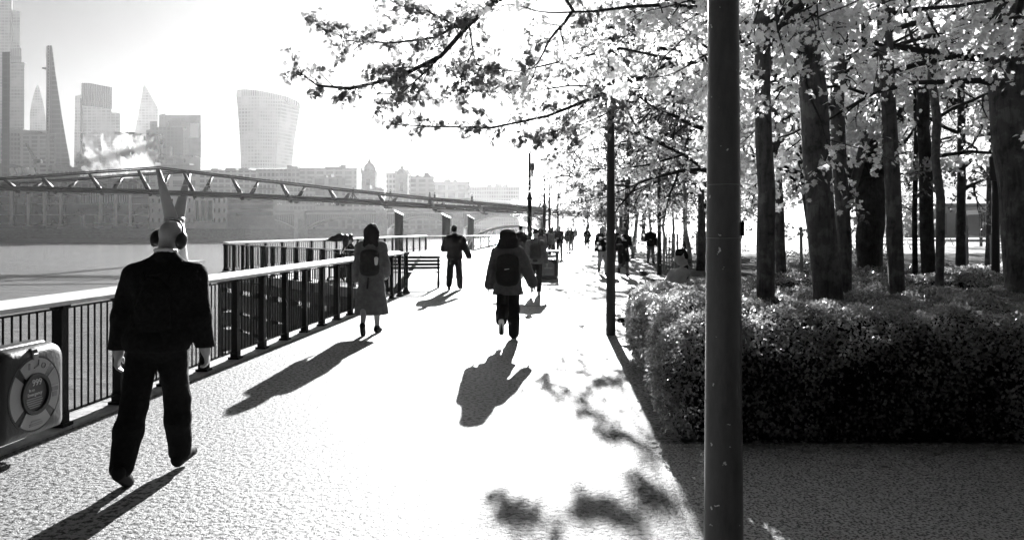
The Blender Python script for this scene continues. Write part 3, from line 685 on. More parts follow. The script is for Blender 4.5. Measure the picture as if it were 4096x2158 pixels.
# ================================================================ FIGURES: smooth-blended distance fields meshed as one surface
class Field:
    def __init__(s): s.p = []; s.lo = np.array([1e9] * 3); s.hi = -s.lo.copy(); s.cut = []; s.fold = None
    def _bb(s, *pr):
        for p, r in pr: s.lo = np.minimum(s.lo, np.array(p) - r); s.hi = np.maximum(s.hi, np.array(p) + r)
    def cap(s, a, b, ra, rb=None, flat=1.0, k=0.03, sub=False):
        rb = ra if rb is None else rb; a = np.array(a, float); b = np.array(b, float)
        if not sub: s._bb((a, ra), (b, rb))
        s.p.append(('c', a, b, ra, rb, flat, k, sub)); return s
    def ell(s, c, r, k=0.03, rot=None, sub=False):
        c = np.array(c, float); r = np.array(r, float)
        if not sub: s._bb((c, r.max()))
        s.p.append(('e', c, r, rot, k, sub)); return s
    def box(s, c, h, rd=0.02, k=0.02, rot=None, sub=False):
        c = np.array(c, float); h = np.array(h, float)
        if not sub: s._bb((c, np.linalg.norm(h) if rot is not None else h.max() + rd))
        s.p.append(('b', c, h, rd, rot, k, sub)); return s
    def chain(s, pts, rr, k=0.02, flat=1.0):
        for i in range(len(pts) - 1): s.cap(pts[i], pts[i + 1], rr[i], rr[i + 1], flat, k)
        return s
    def mesh(s, name, h, m, parent, seed=0):
        lo = s.lo - 2.5 * h; hi = s.hi + 2.5 * h; n = np.ceil((hi - lo) / h).astype(int) + 1
        ax = [lo[i] + h * np.arange(n[i]) for i in range(3)]
        Fd = np.full(n, 0.3, np.float32)
        for p in s.p:
            if p[0] == 'c': _, a, b, ra, rb, flat, k, sub = p; pl = np.minimum(a - ra, b - rb); ph = np.maximum(a + ra, b + rb)
            elif p[0] == 'e': _, c, r, rot, k, sub = p; e = r.max() if rot is not None else r; pl = c - e; ph = c + e
            else: _, c, hh, rd, rot, k, sub = p; e = (np.linalg.norm(hh) if rot is not None else hh) + rd; pl = c - e; ph = c + e
            g = k + 2.5 * h + 0.02
            i0 = np.maximum(0, np.floor((pl - g - lo) / h).astype(int)); i1 = np.minimum(n, np.ceil((ph + g - lo) / h).astype(int) + 1)
            if (i1 <= i0).any(): continue
            X, Y, Z = np.meshgrid(*[ax[i][i0[i]:i1[i]] for i in range(3)], indexing='ij')
            if p[0] == 'c':
                f = 1.0 / flat; ay, by = a[1] * f, b[1] * f
                # flatten about the segment: scale y distance
                d = b - a; L2 = max(1e-9, d.dot(d)); t = np.clip(((X - a[0]) * d[0] + (Y - a[1]) * d[1] + (Z - a[2]) * d[2]) / L2, 0, 1)
                D = np.sqrt((X - a[0] - t * d[0]) ** 2 + ((Y - a[1] - t * d[1]) * f) ** 2 + (Z - a[2] - t * d[2]) ** 2) - (ra + (rb - ra) * t)
            else:
                Q = np.stack([X - c[0], Y - c[1], Z - c[2]], -1)
                if rot is not None: Q = Q @ np.array(rot.to_matrix())          # world -> local
                if p[0] == 'e':
                    k0 = np.sqrt(((Q / r) ** 2).sum(-1)); k1 = np.sqrt(((Q / r ** 2) ** 2).sum(-1)) + 1e-9; D = k0 * (k0 - 1) / k1
                else:
                    q = np.abs(Q) - (hh - rd); D = np.sqrt((np.maximum(q, 0) ** 2).sum(-1)) + np.minimum(q.max(-1), 0) - rd
            sl = tuple(slice(i0[i], i1[i]) for i in range(3)); A = Fd[sl]
            if sub: Fd[sl] = np.maximum(A, -D)
            else:
                hh_ = np.clip(0.5 + 0.5 * (A - D) / k, 0, 1); Fd[sl] = A * (1 - hh_) + D * hh_ - k * hh_ * (1 - hh_)
        X, Y, Z = np.meshgrid(*ax, indexing='ij', sparse=True)
        if s.fold:
            amp, fr = s.fold; rg = np.random.RandomState(seed + 7); nz = 0
            for q in range(7):
                v = rg.normal(size=3) * fr * (0.6 + q * .35); v[2] *= .75; nz = nz + np.sin(X * v[0] + Y * v[1] + Z * v[2] + rg.rand() * 6 + 1.6 * np.sin(Z * fr * .5 + q)) / (1 + q * .4)
            Fd += (amp * nz).astype(np.float32)
        for nx_, ny_, nz_, dd in s.cut:                                        # keep n.p <= d
            Fd = np.maximum(Fd, nx_ * X + ny_ * Y + nz_ * Z - dd).astype(np.float32)
        V, Q = nets(Fd, lo, h)
        return npmesh(name, V, [Q], m, parent, True)
def nets(Fd, lo, h):
    ins = Fd < 0; nx, ny, nz = Fd.shape
    cn = np.zeros((nx - 1, ny - 1, nz - 1), np.int8); off = [(i, j, k) for i in (0, 1) for j in (0, 1) for k in (0, 1)]
    for o in off: cn += ins[o[0]:nx - 1 + o[0], o[1]:ny - 1 + o[1], o[2]:nz - 1 + o[2]]
    ce = np.argwhere((cn > 0) & (cn < 8)); idx = -np.ones(cn.shape, np.int64); idx[tuple(ce.T)] = np.arange(len(ce))
    acc = np.zeros((len(ce), 3)); cnt = np.zeros(len(ce))
    for a in range(3):
        for o in off:
            if o[a]: continue
            o0 = np.array(o); o1 = o0.copy(); o1[a] = 1
            f0 = Fd[tuple((ce + o0).T)]; f1 = Fd[tuple((ce + o1).T)]; mk = (f0 < 0) != (f1 < 0)
            t = np.where(mk, f0 / np.where(mk, f0 - f1, 1), 0); p = o0 + np.outer(t, (o1 - o0)); acc[mk] += p[mk]; cnt[mk] += 1
    V = (ce + acc / cnt[:, None]) * h + lo
    Q = []
    for a in range(3):
        b, c = (a + 1) % 3, (a + 2) % 3
        s0 = [slice(None)] * 3; s1 = [slice(None)] * 3; s0[a] = slice(0, -1); s1[a] = slice(1, None)
        A = ins[tuple(s0)]; B = ins[tuple(s1)]
        for flip in (0, 1):
            e = np.argwhere((A & ~B) if not flip else (~A & B))
            e = e[(e[:, b] > 0) & (e[:, c] > 0) & (e[:, b] < Fd.shape[b] - 1) & (e[:, c] < Fd.shape[c] - 1)]
            db = np.zeros(3, int); db[b] = 1; dc = np.zeros(3, int); dc[c] = 1
            q = np.stack([idx[tuple((e - db - dc).T)], idx[tuple((e - dc).T)], idx[tuple(e.T)], idx[tuple((e - db).T)]], 1)
            Q.append(q if not flip else q[:, ::-1])
    return V, np.concatenate(Q)

def V3(*a): return np.array(a, float)
def rotx(v, a): c, s_ = math.cos(a), math.sin(a); return V3(v[0], v[1] * c - v[2] * s_, v[1] * s_ + v[2] * c)
def roty(v, a): c, s_ = math.cos(a), math.sin(a); return V3(v[0] * c + v[2] * s_, v[1], -v[0] * s_ + v[2] * c)
def rotz_(v, a): c, s_ = math.cos(a), math.sin(a); return V3(v[0] * c - v[1] * s_, v[0] * s_ + v[1] * c, v[2])
def make_pose(legs, arms, lean=(0, 0), head=(0, 0, 0), wide=1.0, hipw=.09, hz=.19, sz=0.0):
    """legs: (left,right) each (thigh fwd deg, knee bend deg, splay deg, foot pitch deg, toe-out deg); arms: (swing fwd, abduct, elbow bend, elbow inward turn)
    figure looks along +y; its left side is -x; heights for a 1.8 m person"""
    J = {'legs': [], 'arms': [], 'sz': sz}
    hip = V3(0, 0, .93)
    for s_, (a, kb, sp, fp, to) in zip((-1, 1), legs):
        H = hip + V3(s_ * hipw, 0, 0); a_, k_, s2 = R(a), R(kb), R(sp) * s_
        d = roty(rotx(V3(0, 0, -1), a_), -s2); K = H + d * .44
        d2 = roty(rotx(V3(0, 0, -1), a_ - k_), -s2 * .5); A = K + d2 * .41
        f = rotz_(V3(0, math.cos(R(fp)), math.sin(R(fp))), -s_ * R(to)); up = rotz_(V3(0, -math.sin(R(fp)), math.cos(R(fp))), -s_ * R(to))
        heel = A - f * .045 - up * .055; toe = A + f * .17 - up * .062
        J['legs'].append(dict(H=H, K=K, A=A, heel=heel, toe=toe, f=f, up=up))
    lowest = min(min(l['heel'][2] - .026, l['toe'][2] - .024) for l in J['legs'])
    J['drop'] = -lowest
    lx, ly = lean; J['lean'] = lean
    def tl(p):                                     # lean: shear the trunk above the hips
        t = max(0, (p[2] - .93) / .6); return V3(p[0] + lx * t, p[1] + ly * t, p[2] - .5 * (lx * lx + ly * ly) * t)
    J['tl'] = tl
    for s_, (sw, ab, eb, tw) in zip((-1, 1), arms):
        Sh = tl(V3(s_ * .178 * wide, 0, 1.425 - sz)); d = roty(rotx(V3(0, 0, -1), R(sw)), -s_ * R(ab)); E = Sh + d * .29
        d2 = roty(rotx(V3(0, 0, -1), R(sw + eb)), -s_ * R(ab)); d2 = rotz_(d2, s_ * R(tw)) if tw else d2; Wr = E + d2 * .26
        J['arms'].append(dict(S=Sh, E=E, W=Wr, d=d2, s=s_))
    yaw, pit, tilt = head; J['head'] = head
    nk = tl(V3(0, .0, 1.49)); J['neck'] = nk
    hd = V3(math.sin(R(tilt)) * .13, .02 + math.sin(R(pit)) * .1, hz); J['hc'] = nk + hd
    J['hrot'] = Quaternion((0, 0, 1), R(-yaw)) @ Quaternion((1, 0, 0), -R(pit)) @ Quaternion((0, 1, 0), R(tilt))
    return J
def hl(J, p): return J['hc'] + np.array(J['hrot'] @ Vector(p))
def torso(f, J, e=0.0, wide=1.0, top=True, belly=0.0):
    tl = J['tl']
    f.ell(tl(V3(0, -.01, .95)), V3(.165 * wide + e, .125 + e, .13), .05); f.ell(tl(V3(0, .005 + belly * .5, 1.10)), V3(.15 * wide + e, .105 + e + belly, .17), .06)
    f.ell(tl(V3(0, 0, 1.29)), V3(.172 * wide + e, .12 + e, .19), .06); f.cap(tl(V3(-.125 * wide, -.005, 1.415 - J['sz'])), tl(V3(.125 * wide, -.005, 1.415 - J['sz'])), .060 + e, None, 1.1, .06)
    f.cap(tl(V3(-.13 * wide, 0, 1.43 - J['sz'])), J['neck'] + V3(0, 0, .03), .045 + e * .8, .05 + e * .4, 1, .05); f.cap(tl(V3(.13 * wide, 0, 1.43 - J['sz'])), J['neck'] + V3(0, 0, .03), .045 + e * .8, .05 + e * .4, 1, .05)
    return f
def leg(f, l, e=0.0, to_foot=True, flare=0.0, stop=1.0):
    f.cap(l['H'], l['K'], .085 + e, .056 + e + flare * .4, 1, .04); cal = l['K'] * .62 + l['A'] * .38 + V3(0, -.014, 0)
    end = l['K'] + (l['A'] - l['K']) * stop
    f.cap(l['K'], cal, .052 + e + flare * .5, .054 + e + flare * .7, 1, .03)
    f.cap(cal, end, .054 + e + flare * .7, (.034 + e + flare) if stop > .9 else .045 + e + flare, 1, .03)
def armf(f, a, e=0.0, stop=1.0):
    f.cap(a['S'], a['E'], .052 + e, .041 + e, 1, .04); end = a['E'] + (a['W'] - a['E']) * stop; f.cap(a['E'], end, .042 + e, .028 + e + .006, 1, .03)
def hand(f, a, curl=35, fine=True):
    d = a['d'] / np.linalg.norm(a['d']); s_ = a['s']; fw = V3(0, 1, 0); fw = fw - d * fw.dot(d); fw /= max(1e-6, np.linalg.norm(fw)); pn = np.cross(d, fw)   # palm plane: d, fw
    W = a['W']; inn = pn if pn[0] * s_ < 0 else -pn                                          # palm faces the thigh
    k1 = W + d * .09
    f.cap(W, W + d * .03, .027, .03, 1, .02)
    for t in (-.024, -.008, .008, .024): f.cap(W + d * .02 + fw * t * .7, k1 + fw * t, .014, .0125, 1, .012)
    if not fine: f.cap(k1, k1 + d * .06 + inn * .03, .025, .018, 1, .02); return
    for j, (t, L) in enumerate(((.027, .072), (.009, .080), (-.009, .075), (-.026, .060))):
        p = k1 + fw * t; ang = R(curl * .5 + 6 * j)
        for q, (fr, r0, r1) in enumerate(((.45, .0105, .0098), (.3, .0098, .009), (.25, .009, .0078))):
            v = d * math.cos(ang) + inn * math.sin(ang); n_ = p + v * L * fr; f.cap(p, n_, r0, r1, 1, .004); p = n_; ang += R(curl)
    b = W + d * .03 + fw * .02; m_ = b + d * .035 + fw * .03 + inn * .012; f.cap(b, m_, .014, .012, 1, .012); f.cap(m_, m_ + d * .032 + fw * .006 + inn * .008, .0115, .009, 1, .006)
def headf(f, J, bald=False):
    rt = J['hrot']
    f.ell(hl(J, (0, -.012, .035)), V3(.076, .098, .092), .03, rt); f.ell(hl(J, (0, .028, -.03)), V3(.058, .068, .085), .035, rt)
    f.ell(hl(J, (0, .055, -.088)), V3(.030, .026, .024), .025, rt)                       # chin
    f.cap(J['neck'] - V3(0, .01, .03), hl(J, (0, -.025, -.06)), .058, .054, 1, .03)
    f.cap(hl(J, (0, .088, .012)), hl(J, (0, .108, -.022)), .009, .015, 1, .012)            # nose
    f.cap(hl(J, (-.03, .078, .026)), hl(J, (.03, .078, .026)), .012, None, 1, .016)        # brow
    for s_ in (-1, 1):
        f.ell(hl(J, (s_ * .031, .097, .004)), V3(.016, .013, .010), .004, rt, True)        # eye socket
        f.ell(hl(J, (s_ * .030, .080, .004)), V3(.013, .012, .012), .003, rt)              # eyeball
        f.ell(hl(J, (s_ * .080, -.012, -.002)), V3(.012, .02, .033), .008, rt)             # ear
    f.cap(hl(J, (-.02, .092, -.052)), hl(J, (.02, .092, -.052)), .009, None, 1, .008)      # lips
    f.cap(hl(J, (-.02, .103, -.051)), hl(J, (.02, .103, -.051)), .0025, None, 1, .002, True)
def person(loc, rz, H, J, label, res, wear, group=None, seed=0, near=False, skin=None):
    """wear: dict of garments; returns the root empty"""
    k = H / 1.8
    r = empty('person', loc, rz, k, label, 'person', group)
    dz = J['drop']
    def M(f, name, m, hh=None, fold=None):
        if fold: f.fold = fold
        o = f.mesh(name, hh or res, m, r, seed); o.location.z = dz; return o
    f = Field(); torso(f, J, -.008); headf(f, J)
    for a in J['arms']: armf(f, a); hand(f, a, wear.get('curl', 30), near)
    for l in J['legs']:
        leg(f, l); f.cap(l['A'], l['heel'] + l['up'] * .02, .028, .022, 1, .02); f.cap(l['A'] - l['up'] * .02, l['toe'] + l['up'] * .006, .026, .016, 1, .02)
    M(f, 'body', skin or M_skin, res if not near else min(res, .0085))
    tl = J['tl']
    if 'trousers' in wear:
        m, e, fl = wear['trousers'][:3]; st = wear['trousers'][3] if len(wear['trousers']) > 3 else .97
        f = Field(); f.ell(tl(V3(0, -.02, .95)), V3(.17 + e, .135 + e, .14), .05)
        for l in J['legs']:
            if st >= .5: leg(f, l, e, True, fl, st)
            else: f.cap(l['H'], l['H'] + (l['K'] - l['H']) * (st * 2), .09 + e, .075 + e + fl, 1, .04)
        M(f, 'trousers' if st >= .5 else 'shorts', m, None, (.0020 if near else .0, 15))
    if 'shoes' in wear:
        for l in J['legs']:
            f = Field(); f.cap(l['heel'] + l['up'] * .018, l['toe'] + l['up'] * .006, .042, .040, 1, .02).cap(l['A'] + l['up'] * .01, l['heel'] + l['up'] * .03, .044, .044, 1, .02).cap(l['A'] - l['up'] * .01, l['toe'] - l['f'] * .05 + l['up'] * .016, .042, .038, 1, .02)
            f.cap(l['heel'], l['toe'], .034, .036, 1, .01)
            sh = M(f, 'shoe', wear['shoes'], max(.011, res * .8))
            if near and 'sole' in wear:
                f = Field(); a = l['heel'] - l['up'] * .016; b = l['toe'] - l['up'] * .014
                u = l['up']; f.cap(a + u * .012, b + u * .012, .047, .045, 1, .01); c0_ = (a + b) / 2; f.cut.append((u[0], u[1], u[2], float(u.dot(c0_) + .006))); f.cut.append((-u[0], -u[1], -u[2], float(-u.dot(c0_) + .016)))
                so_ = f.mesh('sole', .009, wear['sole'], r, seed); so_.parent = sh
    if 'top' in wear:
        m, e, hem = wear['top'][:3]; fl = wear['top'][3] if len(wear['top']) > 3 else 0.0; slv = wear.get('sleeve', .97); wd = wear.get('wide', 1.0)
        f = Field(); torso(f, J, e, wd, True, wear.get('belly', 0))
        if hem < .93: f.cap(tl(V3(0, -.01, 1.0)), V3(0, -.01, hem - .02), .155 + e, .165 + e + fl, .74 if hem > .5 else .92, .06)
        for a in J['arms']: armf(f, a, e * .7 + wear.get('slv_e', .008), slv)
        f.cut.append((0, 0, -1, -hem)); 
        M(f, 'jacket' if hem > .5 else 'coat', m, None, wear.get('fold', (.003 if near else 0, 15)))
        if 'collar' in wear:
            f = Field(); n0 = J['neck']
            for q in range(10):
                t = q / 10 * 2 * math.pi; t2 = (q + 1) / 10 * 2 * math.pi; zz = .072
                f.cap(n0 + V3(.066 * math.cos(t), .066 * math.sin(t) - .008, zz + .012 * math.sin(t) * -1), n0 + V3(.066 * math.cos(t2), .066 * math.sin(t2) - .008, zz - .012 * math.sin(t2)), .014, None, 1, .01)
            for q in (-1, 1): f.cap(n0 + V3(.05 * q, -.04, .04), n0 + V3(.04 * q, -.05, .02), .016, .014, 1, .01)
            M(f, 'collar', wear['collar'], .009)
    if 'hair' in wear:
        st = wear['hair']; rt = J['hrot']; hm = wear.get('hair_m', M_hair); f = Field()
        if st == 'short':
            f.ell(hl(J, (0, -.022, .05)), V3(.083, .1, .086), .02, rt); f.ell(hl(J, (0, -.06, -.0)), V3(.07, .06, .075), .03, rt)
        elif st == 'long':
            f.ell(hl(J, (0, -.02, .045)), V3(.088, .105, .092), .03, rt)
            for x, z, q in ((-.055, -.34, .05), (0, -.38, .06), (.055, -.33, .05), (-.085, -.24, .035), (.085, -.24, .035)):
                f.cap(hl(J, (x * .8, -.05, .0)), J['hc'] + V3(x * 1.25, -.125, z), .06, q * .7, .8, .04)
        elif st == 'bell':
            f.ell(hl(J, (0, -.02, .045)), V3(.092, .105, .09), .03, rt)
            for x, z in ((-.165, -.25), (-.10, -.29), (-.03, -.30), (.03, -.30), (.10, -.29), (.165, -.25)):
                f.cap(hl(J, (x * .42, -.04, .02)), J['hc'] + V3(x, -.075 - .02 * (1 - abs(x) / .15), z), .07, .05, .9, .05)
        elif st == 'bun':
            f.ell(hl(J, (0, -.022, .05)), V3(.084, .1, .086), .02, rt); f.ell(hl(J, (0, -.09, .09)), V3(.04, .04, .04), .02, rt)
        o = M(f, 'hair', hm, None, (.0045 if near else 0, 34))
    if 'cap' in wear:
        rt = J['hrot']; f = Field(); f.ell(hl(J, (0, -.01, .06)), V3(.087, .105, .072), .01, rt); f.box(hl(J, (0, .125, .055)), V3(.06, .06, .008), .006, .02, rt)
        M(f, 'cap', wear['cap'])
    if 'pack' in wear:
        m, w_, h_, zc, dp = wear['pack']; rt = Quaternion((1, 0, 0), math.atan2(-J['lean'][1], .6)); f = Field(); c = tl(V3(0, -.14 - dp * .8, zc))
        f.box(c, V3(w_, dp, h_), min(dp, .07), .04, rt); f.ell(c + V3(0, -dp * .3, h_ * .45), V3(w_ * .95, dp * 1.15, h_ * .65), .05, rt); f.ell(c + V3(0, -dp * .3, -h_ * .35), V3(w_ * 1.02, dp * 1.3, h_ * .7), .05, rt); f.box(c + V3(0, -dp, -h_ * .35), V3(w_ * .8, dp * .5, h_ * .5), .04, .03, rt)
        f.cap(c + V3(-.03, dp * .2, h_), c + V3(.03, dp * .2, h_), .012, None, 1, .01)
        bp = f.mesh('backpack', res, m, r, seed); bp.location.z = dz
        for s_ in (-1, 1):
            g = Field(); y0 = -.13 - wear.get('slv_e', 0); zt = 1.49
            g.chain([tl(V3(s_ * .08, y0, zc + h_ * .7)), tl(V3(s_ * .10, -.03, 1.535)), tl(V3(s_ * .11, .10, 1.43)), tl(V3(s_ * .13, .13, 1.28)), tl(V3(s_ * .16, .0, zc - h_ * .8)), tl(V3(s_ * w_ * .8, y0, zc - h_ * .8))], [.02] * 6, .01)
            q = g.mesh('strap', max(.013, res), m, bp, seed)
    if 'phones' in wear:
        f = Field()
        pts = [hl(J, (.098 * math.cos(t), -.02, .02 + .118 * math.sin(t))) for t in [math.pi * q / 14 for q in range(15)]]
        f.chain(pts, [.0085] * 15, .004); hp = M(f, 'headphones', M_darkp, .007)
        for s_ in (-1, 1):
            g = Field(); g.ell(hl(J, (s_ * .103, -.02, -.012)), V3(.034, .05, .064), .01, J['hrot']); g.mesh('ear_cup', .009, M_darkp, hp, seed)
    return r

# ---- the four nearest walkers, seen from behind
STEP = lambda f, b: f
J = make_pose(((-16, 10, 2, -26, 6), (16, 8, 0, 8, 6)), ((-6, 11, 14, 0), (2, 4, 16, 0)), (.045, .05), (14, 20, 5), 1.20, .09, .155, .035)
p1 = person((-2.43, 5.27, 0), R(3), 1.765, J, 'bald man in a black suit wearing large headphones, nearest walker on the left', .0115,
            dict(trousers=(M_black, .024, .018, .98), top=(M_black2, .034, .87, .0), sleeve=1.08, shoes=M_shoe, collar=M_white, phones=1, wide=1.18, slv_e=.010, fold=(.0026, 12), curl=30), None, 1, True)
f = Field(); tlx = J['tl']                       # slim backpack straps and top buckle over the jacket
f.ell(tlx(V3(0, -.14, 1.13)), V3(.125, .05, .17), .06).ell(tlx(V3(0, -.13, 1.27)), V3(.10, .045, .12), .06).cap(tlx(V3(-.03, -.17, 1.40)), tlx(V3(.05, -.172, 1.41)), .008, None, 1, .01)
for s_ in (-1, 1): f.chain([tlx(V3(s_ * .09, -.15, 1.36)), tlx(V3(s_ * .12, -.05, 1.485)), tlx(V3(s_ * .11, .1, 1.42)), tlx(V3(s_ * .14, .15, 1.25)), tlx(V3(s_ * .17, 0, 1.05)), tlx(V3(s_ * .11, -.15, 1.05))], [.016] * 6, .01)
f.fold = (.003, 25); o = f.mesh('backpack', .012, M_black2, p1, 3); o.location.z = J['drop']
J = make_pose(((-14, 22, 0, -40, 4), (8, 2, -1, 0, 8)), ((2, 9, 14, 0), (8, 10, 38, 10)), (-.01, .03), (0, 2, 4), 1.0)
p2 = person((-2.27, 12.42, 0), R(2), 1.76, J, 'woman with long hair in long grey coat with grey backpack, beside the railing', .014,
            dict(top=(M_coat, .034, .32, .09), shoes=M_shoe, hair='long', slv_e=.012, fold=(.004, 12), pack=(M_pack, .15, .2, 1.17, .06)), None, 2, True)
f = Field(); f.cap(V3(-.02, -.215, .92), V3(-.035, -.22, .76), .014, .016, 1, .01); o = f.mesh('hanging_strap', .01, M_pack, p2); o.location.z = J['drop']
f = Field(); f.cap(V3(.12, -.30, 1.16), V3(.12, -.30, 1.24), .026, .034, 1, .01); o = f.mesh('cup', .01, M_white, p2); o.location.z = J['drop']
J = make_pose(((-24, 44, -1, -64, 2), (8, 4, 0, 4, 4)), ((-8, 14, 20, 0), (6, 24, 4, 0)), (0.0, .02), (0, 4, 0), .98)
p3 = person((-0.06, 11.75, 0), R(-2), 1.68, J, 'woman with bell-shaped dark hair, big black backpack and baggy denim jacket', .014,
            dict(trousers=(M_black, .026, .03, .97), top=(M_denim, .050, .745, .05), shoes=M_shoe, sole=M_white, hair='bell', slv_e=.024, wide=1.0, fold=(.004, 14), pack=(M_black, .175, .24, 1.15, .08)), None, 3, True)
f = Field(); f.cap(V3(-.04, -.365, 1.17), V3(.03, -.365, 1.18), .006, None, 1, .01); o = f.mesh('logo_bar', .005, M_white, p3); o.location.z = J['drop']
J = make_pose(((-12, 16, 4, -26, 4), (8, 4, 5, 0, 12)), ((0, 22, 85, 30), (-8, 24, 8, 0)), (0.0, .02), (0, 6, -4), 1.1)
p4 = person((-1.60, 21.4, 0), R(0), 1.76, J, 'stocky man all in black walking away past the bench', .018,
            dict(trousers=(M_black, .030, .02, .97), top=(M_black2, .046, .86, .02), shoes=M_shoe, hair='short', slv_e=.02, wide=1.14, belly=.02, collar=M_black), None, 4, True)
J = make_pose(((-20, 40, 0, -50, 4), (10, 6, 0, 4, 4)), ((4, 9, 20, 0), (-6, 13, 14, 0)), (0.0, .02), (0, 6, 0), 1.0)
p5 = person((.60, 19.6, 0), R(-3), 1.68, J, 'dark-haired person in grey top with a dark backpack, just right of the denim-jacket woman', .018,
            dict(trousers=(M_black2, .018, .01, .97), top=(M_mid, .03, .86), shoes=M_white, hair='bun', slv_e=.014, wide=1.05, pack=(M_pack, .15, .2, 1.2, .06)), None, 5, True)
# ---- people coming towards the camera and standing
FC = math.pi
J8 = make_pose(((20, 10, 1, 6, 6), (-18, 30, 1, -30, 6)), ((-8, 9, 18, 0), (10, 10, 20, 0)), (0.0, .02), (0, 2, 0), 1.12)
person((3.36, 28.4, 0), FC, 1.80, J8, 'bearded man in black jumper and pale trousers, left of the dark pole', .02,
       dict(trousers=(M_pale, .016, .006, .97), top=(M_black2, .034, .88), shoes=M_shoe, cap=M_pale, slv_e=.012, wide=1.1), None, 6, True)
J9 = make_pose(((30, 18, 0, 10, 4), (-14, 52, 0, -50, 4)), ((-14, 16, 66, 10), (24, 18, 72, 20)), (0.0, .05), (0, 4, 0), 1.06)
p9 = person((4.0, 27.6, 0), FC, 1.80, J9, 'runner in pale cap, black printed T-shirt and shorts beside the dark pole', .02,
       dict(trousers=(M_black2, .012, .0, .42), top=(M_black, .02, .86), sleeve=.03, shoes=M_shoe, cap=M_pale), None, 7, True, mat('dark_tights_skin', .12, .4, 6))
f = Field(); f.cap(J9['tl'](V3(-.07, .155, 1.33)), J9['tl'](V3(.07, .155, 1.34)), .014, None, 1, .01); o = f.mesh('chest_print', .009, M_white, p9); o.location.z = J9['drop']
J10 = make_pose(((10, 6, 1, 0, 6), (-8, 8, 1, -8, 6)), ((0, 10, 14, 0), (16, 12, 78, 30)), (0.0, .0), (0, 4, 0), 1.08)
person((6.75, 37.4, 0), FC, 1.78, J10, 'white-haired man in dark buttoned jacket holding a cup among the birches', .022,
       dict(trousers=(M_mid, .016, .01, .97), top=(M_black2, .036, .84), shoes=M_shoe, hair='short', hair_m=M_white, slv_e=.014, wide=1.08), None, 8, True)
Jst = make_pose(((3, 2, 3, 0, 8), (-3, 2, 3, 0, 8)), ((14, 8, 74, 30), (10, 8, 80, 30)), (0.0, .0), (0, 10, 0), 1.0)
p7 = person((2.66, 43, 0), FC - .4, 1.8, Jst, 'man in dark jacket standing with hands joined by the row of lamp posts', .024,
       dict(trousers=(M_mid, .016, .01, .97), top=(M_black2, .036, .86), shoes=M_shoe, hair='short', slv_e=.014), None, 9)
p6 = person((.36, 32, 0), 0, 1.8, Jst, 'man in dark suit seen from behind, beyond the bell-haired woman', .024,
       dict(trousers=(M_black, .016, .01, .97), top=(M_black, .036, .8), shoes=M_shoe, hair='short', slv_e=.014, collar=M_white), None, 10)
Jw = make_pose(((18, 8, 0, 6, 4), (-18, 24, 0, -24, 4)), ((-10, 9, 14, 0), (12, 9, 20, 0)), (0, .02), (0, 3, 0), 1.0)
w1 = person((1.25, 33.5, 0), 0, 1.72, Jw, 'woman in mid-grey coat walking away behind the first lamp post', .026,
       dict(trousers=(M_black, .014, .01, .97), top=(M_mid, .034, .7, .03), shoes=M_shoe, hair='long', slv_e=.012), None, 11)
w2 = person((3.3, 58, 0), FC, 1.76, Jw, 'walker in dark coat coming along the far path', .03,
       dict(trousers=(M_mid, .016, .01, .97), top=(M_black2, .036, .8, .02), shoes=M_shoe, hair='short', slv_e=.012), None, 12)
w3 = person((5.3, 46, 0), FC, 1.78, J9, 'dark-clad jogger with arms bent, nearest of the far group', .03,
       dict(trousers=(M_black2, .012, .02, .42), top=(M_black, .02, .86), shoes=M_shoe, cap=M_black2), None, 13)
def cp(src, x, y, rz, sc, label, group='people far along the riverside path'):
    c = copy_tree(src); c.location = (x, y, 0); c.rotation_euler = (0, 0, rz); c.scale = (sc,) * 3; c['label'] = label; c['group'] = group; return c
w2['group'] = 'people far along the riverside path'; w3['group'] = w2['group']; w1['group'] = w2['group']
far = [(w1, .05, 37, 0, .93, 'pale-topped walker just left of the dark-suited man'), (w2, 1.55, 38, 0.2, .98, 'walker half hidden behind the first lamp post'), (w1, 2.5, 49, .1, .97, 'walker between the second and third lamp posts'),
       (w2, 2.7, 51, .1, 1.0, 'dark walker close behind the third lamp post'), (w2, 4.1, 56, FC, .98, 'dark walker just right of the last lamp post'), (w1, 5.1, 66, FC, .96, 'distant walker alone in the glare, mid path'), (w2, 4.9, 64, FC, 1.0, 'second distant walker beside the one in the glare'),
       (w3, 6.2, 64, FC, 1.0, 'distant jogger in the glare'), (w3, 6.9, 70, FC, 1.0, 'farther distant jogger behind the first'), (w2, 7.2, 74, FC, .97, 'far walker at the right of the glare'), (w1, 6.0, 82, 0, .95, 'far walker near the vanishing point of the path'),
       (w2, 6.6, 90, 0, 1.0, 'farthest dark walker near the vanishing point'), (w2, 5.4, 95, FC, 1.0, 'tiny figure left of the vanishing point'), (w1, 7.9, 96, FC, 1.0, 'tiny figure right of the vanishing point'), (w2, 5.75, 47.5, FC, .98, 'dark walker just behind the nearest jogger'),
       (w2, 4.5, 33, FC, .98, 'walker mostly hidden behind the dark pole'), (w1, 3.9, 78, FC, .95, 'small walker beyond the last lamp post'), (w2, 8.4, 86, FC, 1.0, 'small dark walker at the edge of the trees')]
for a in far: cp(*a)
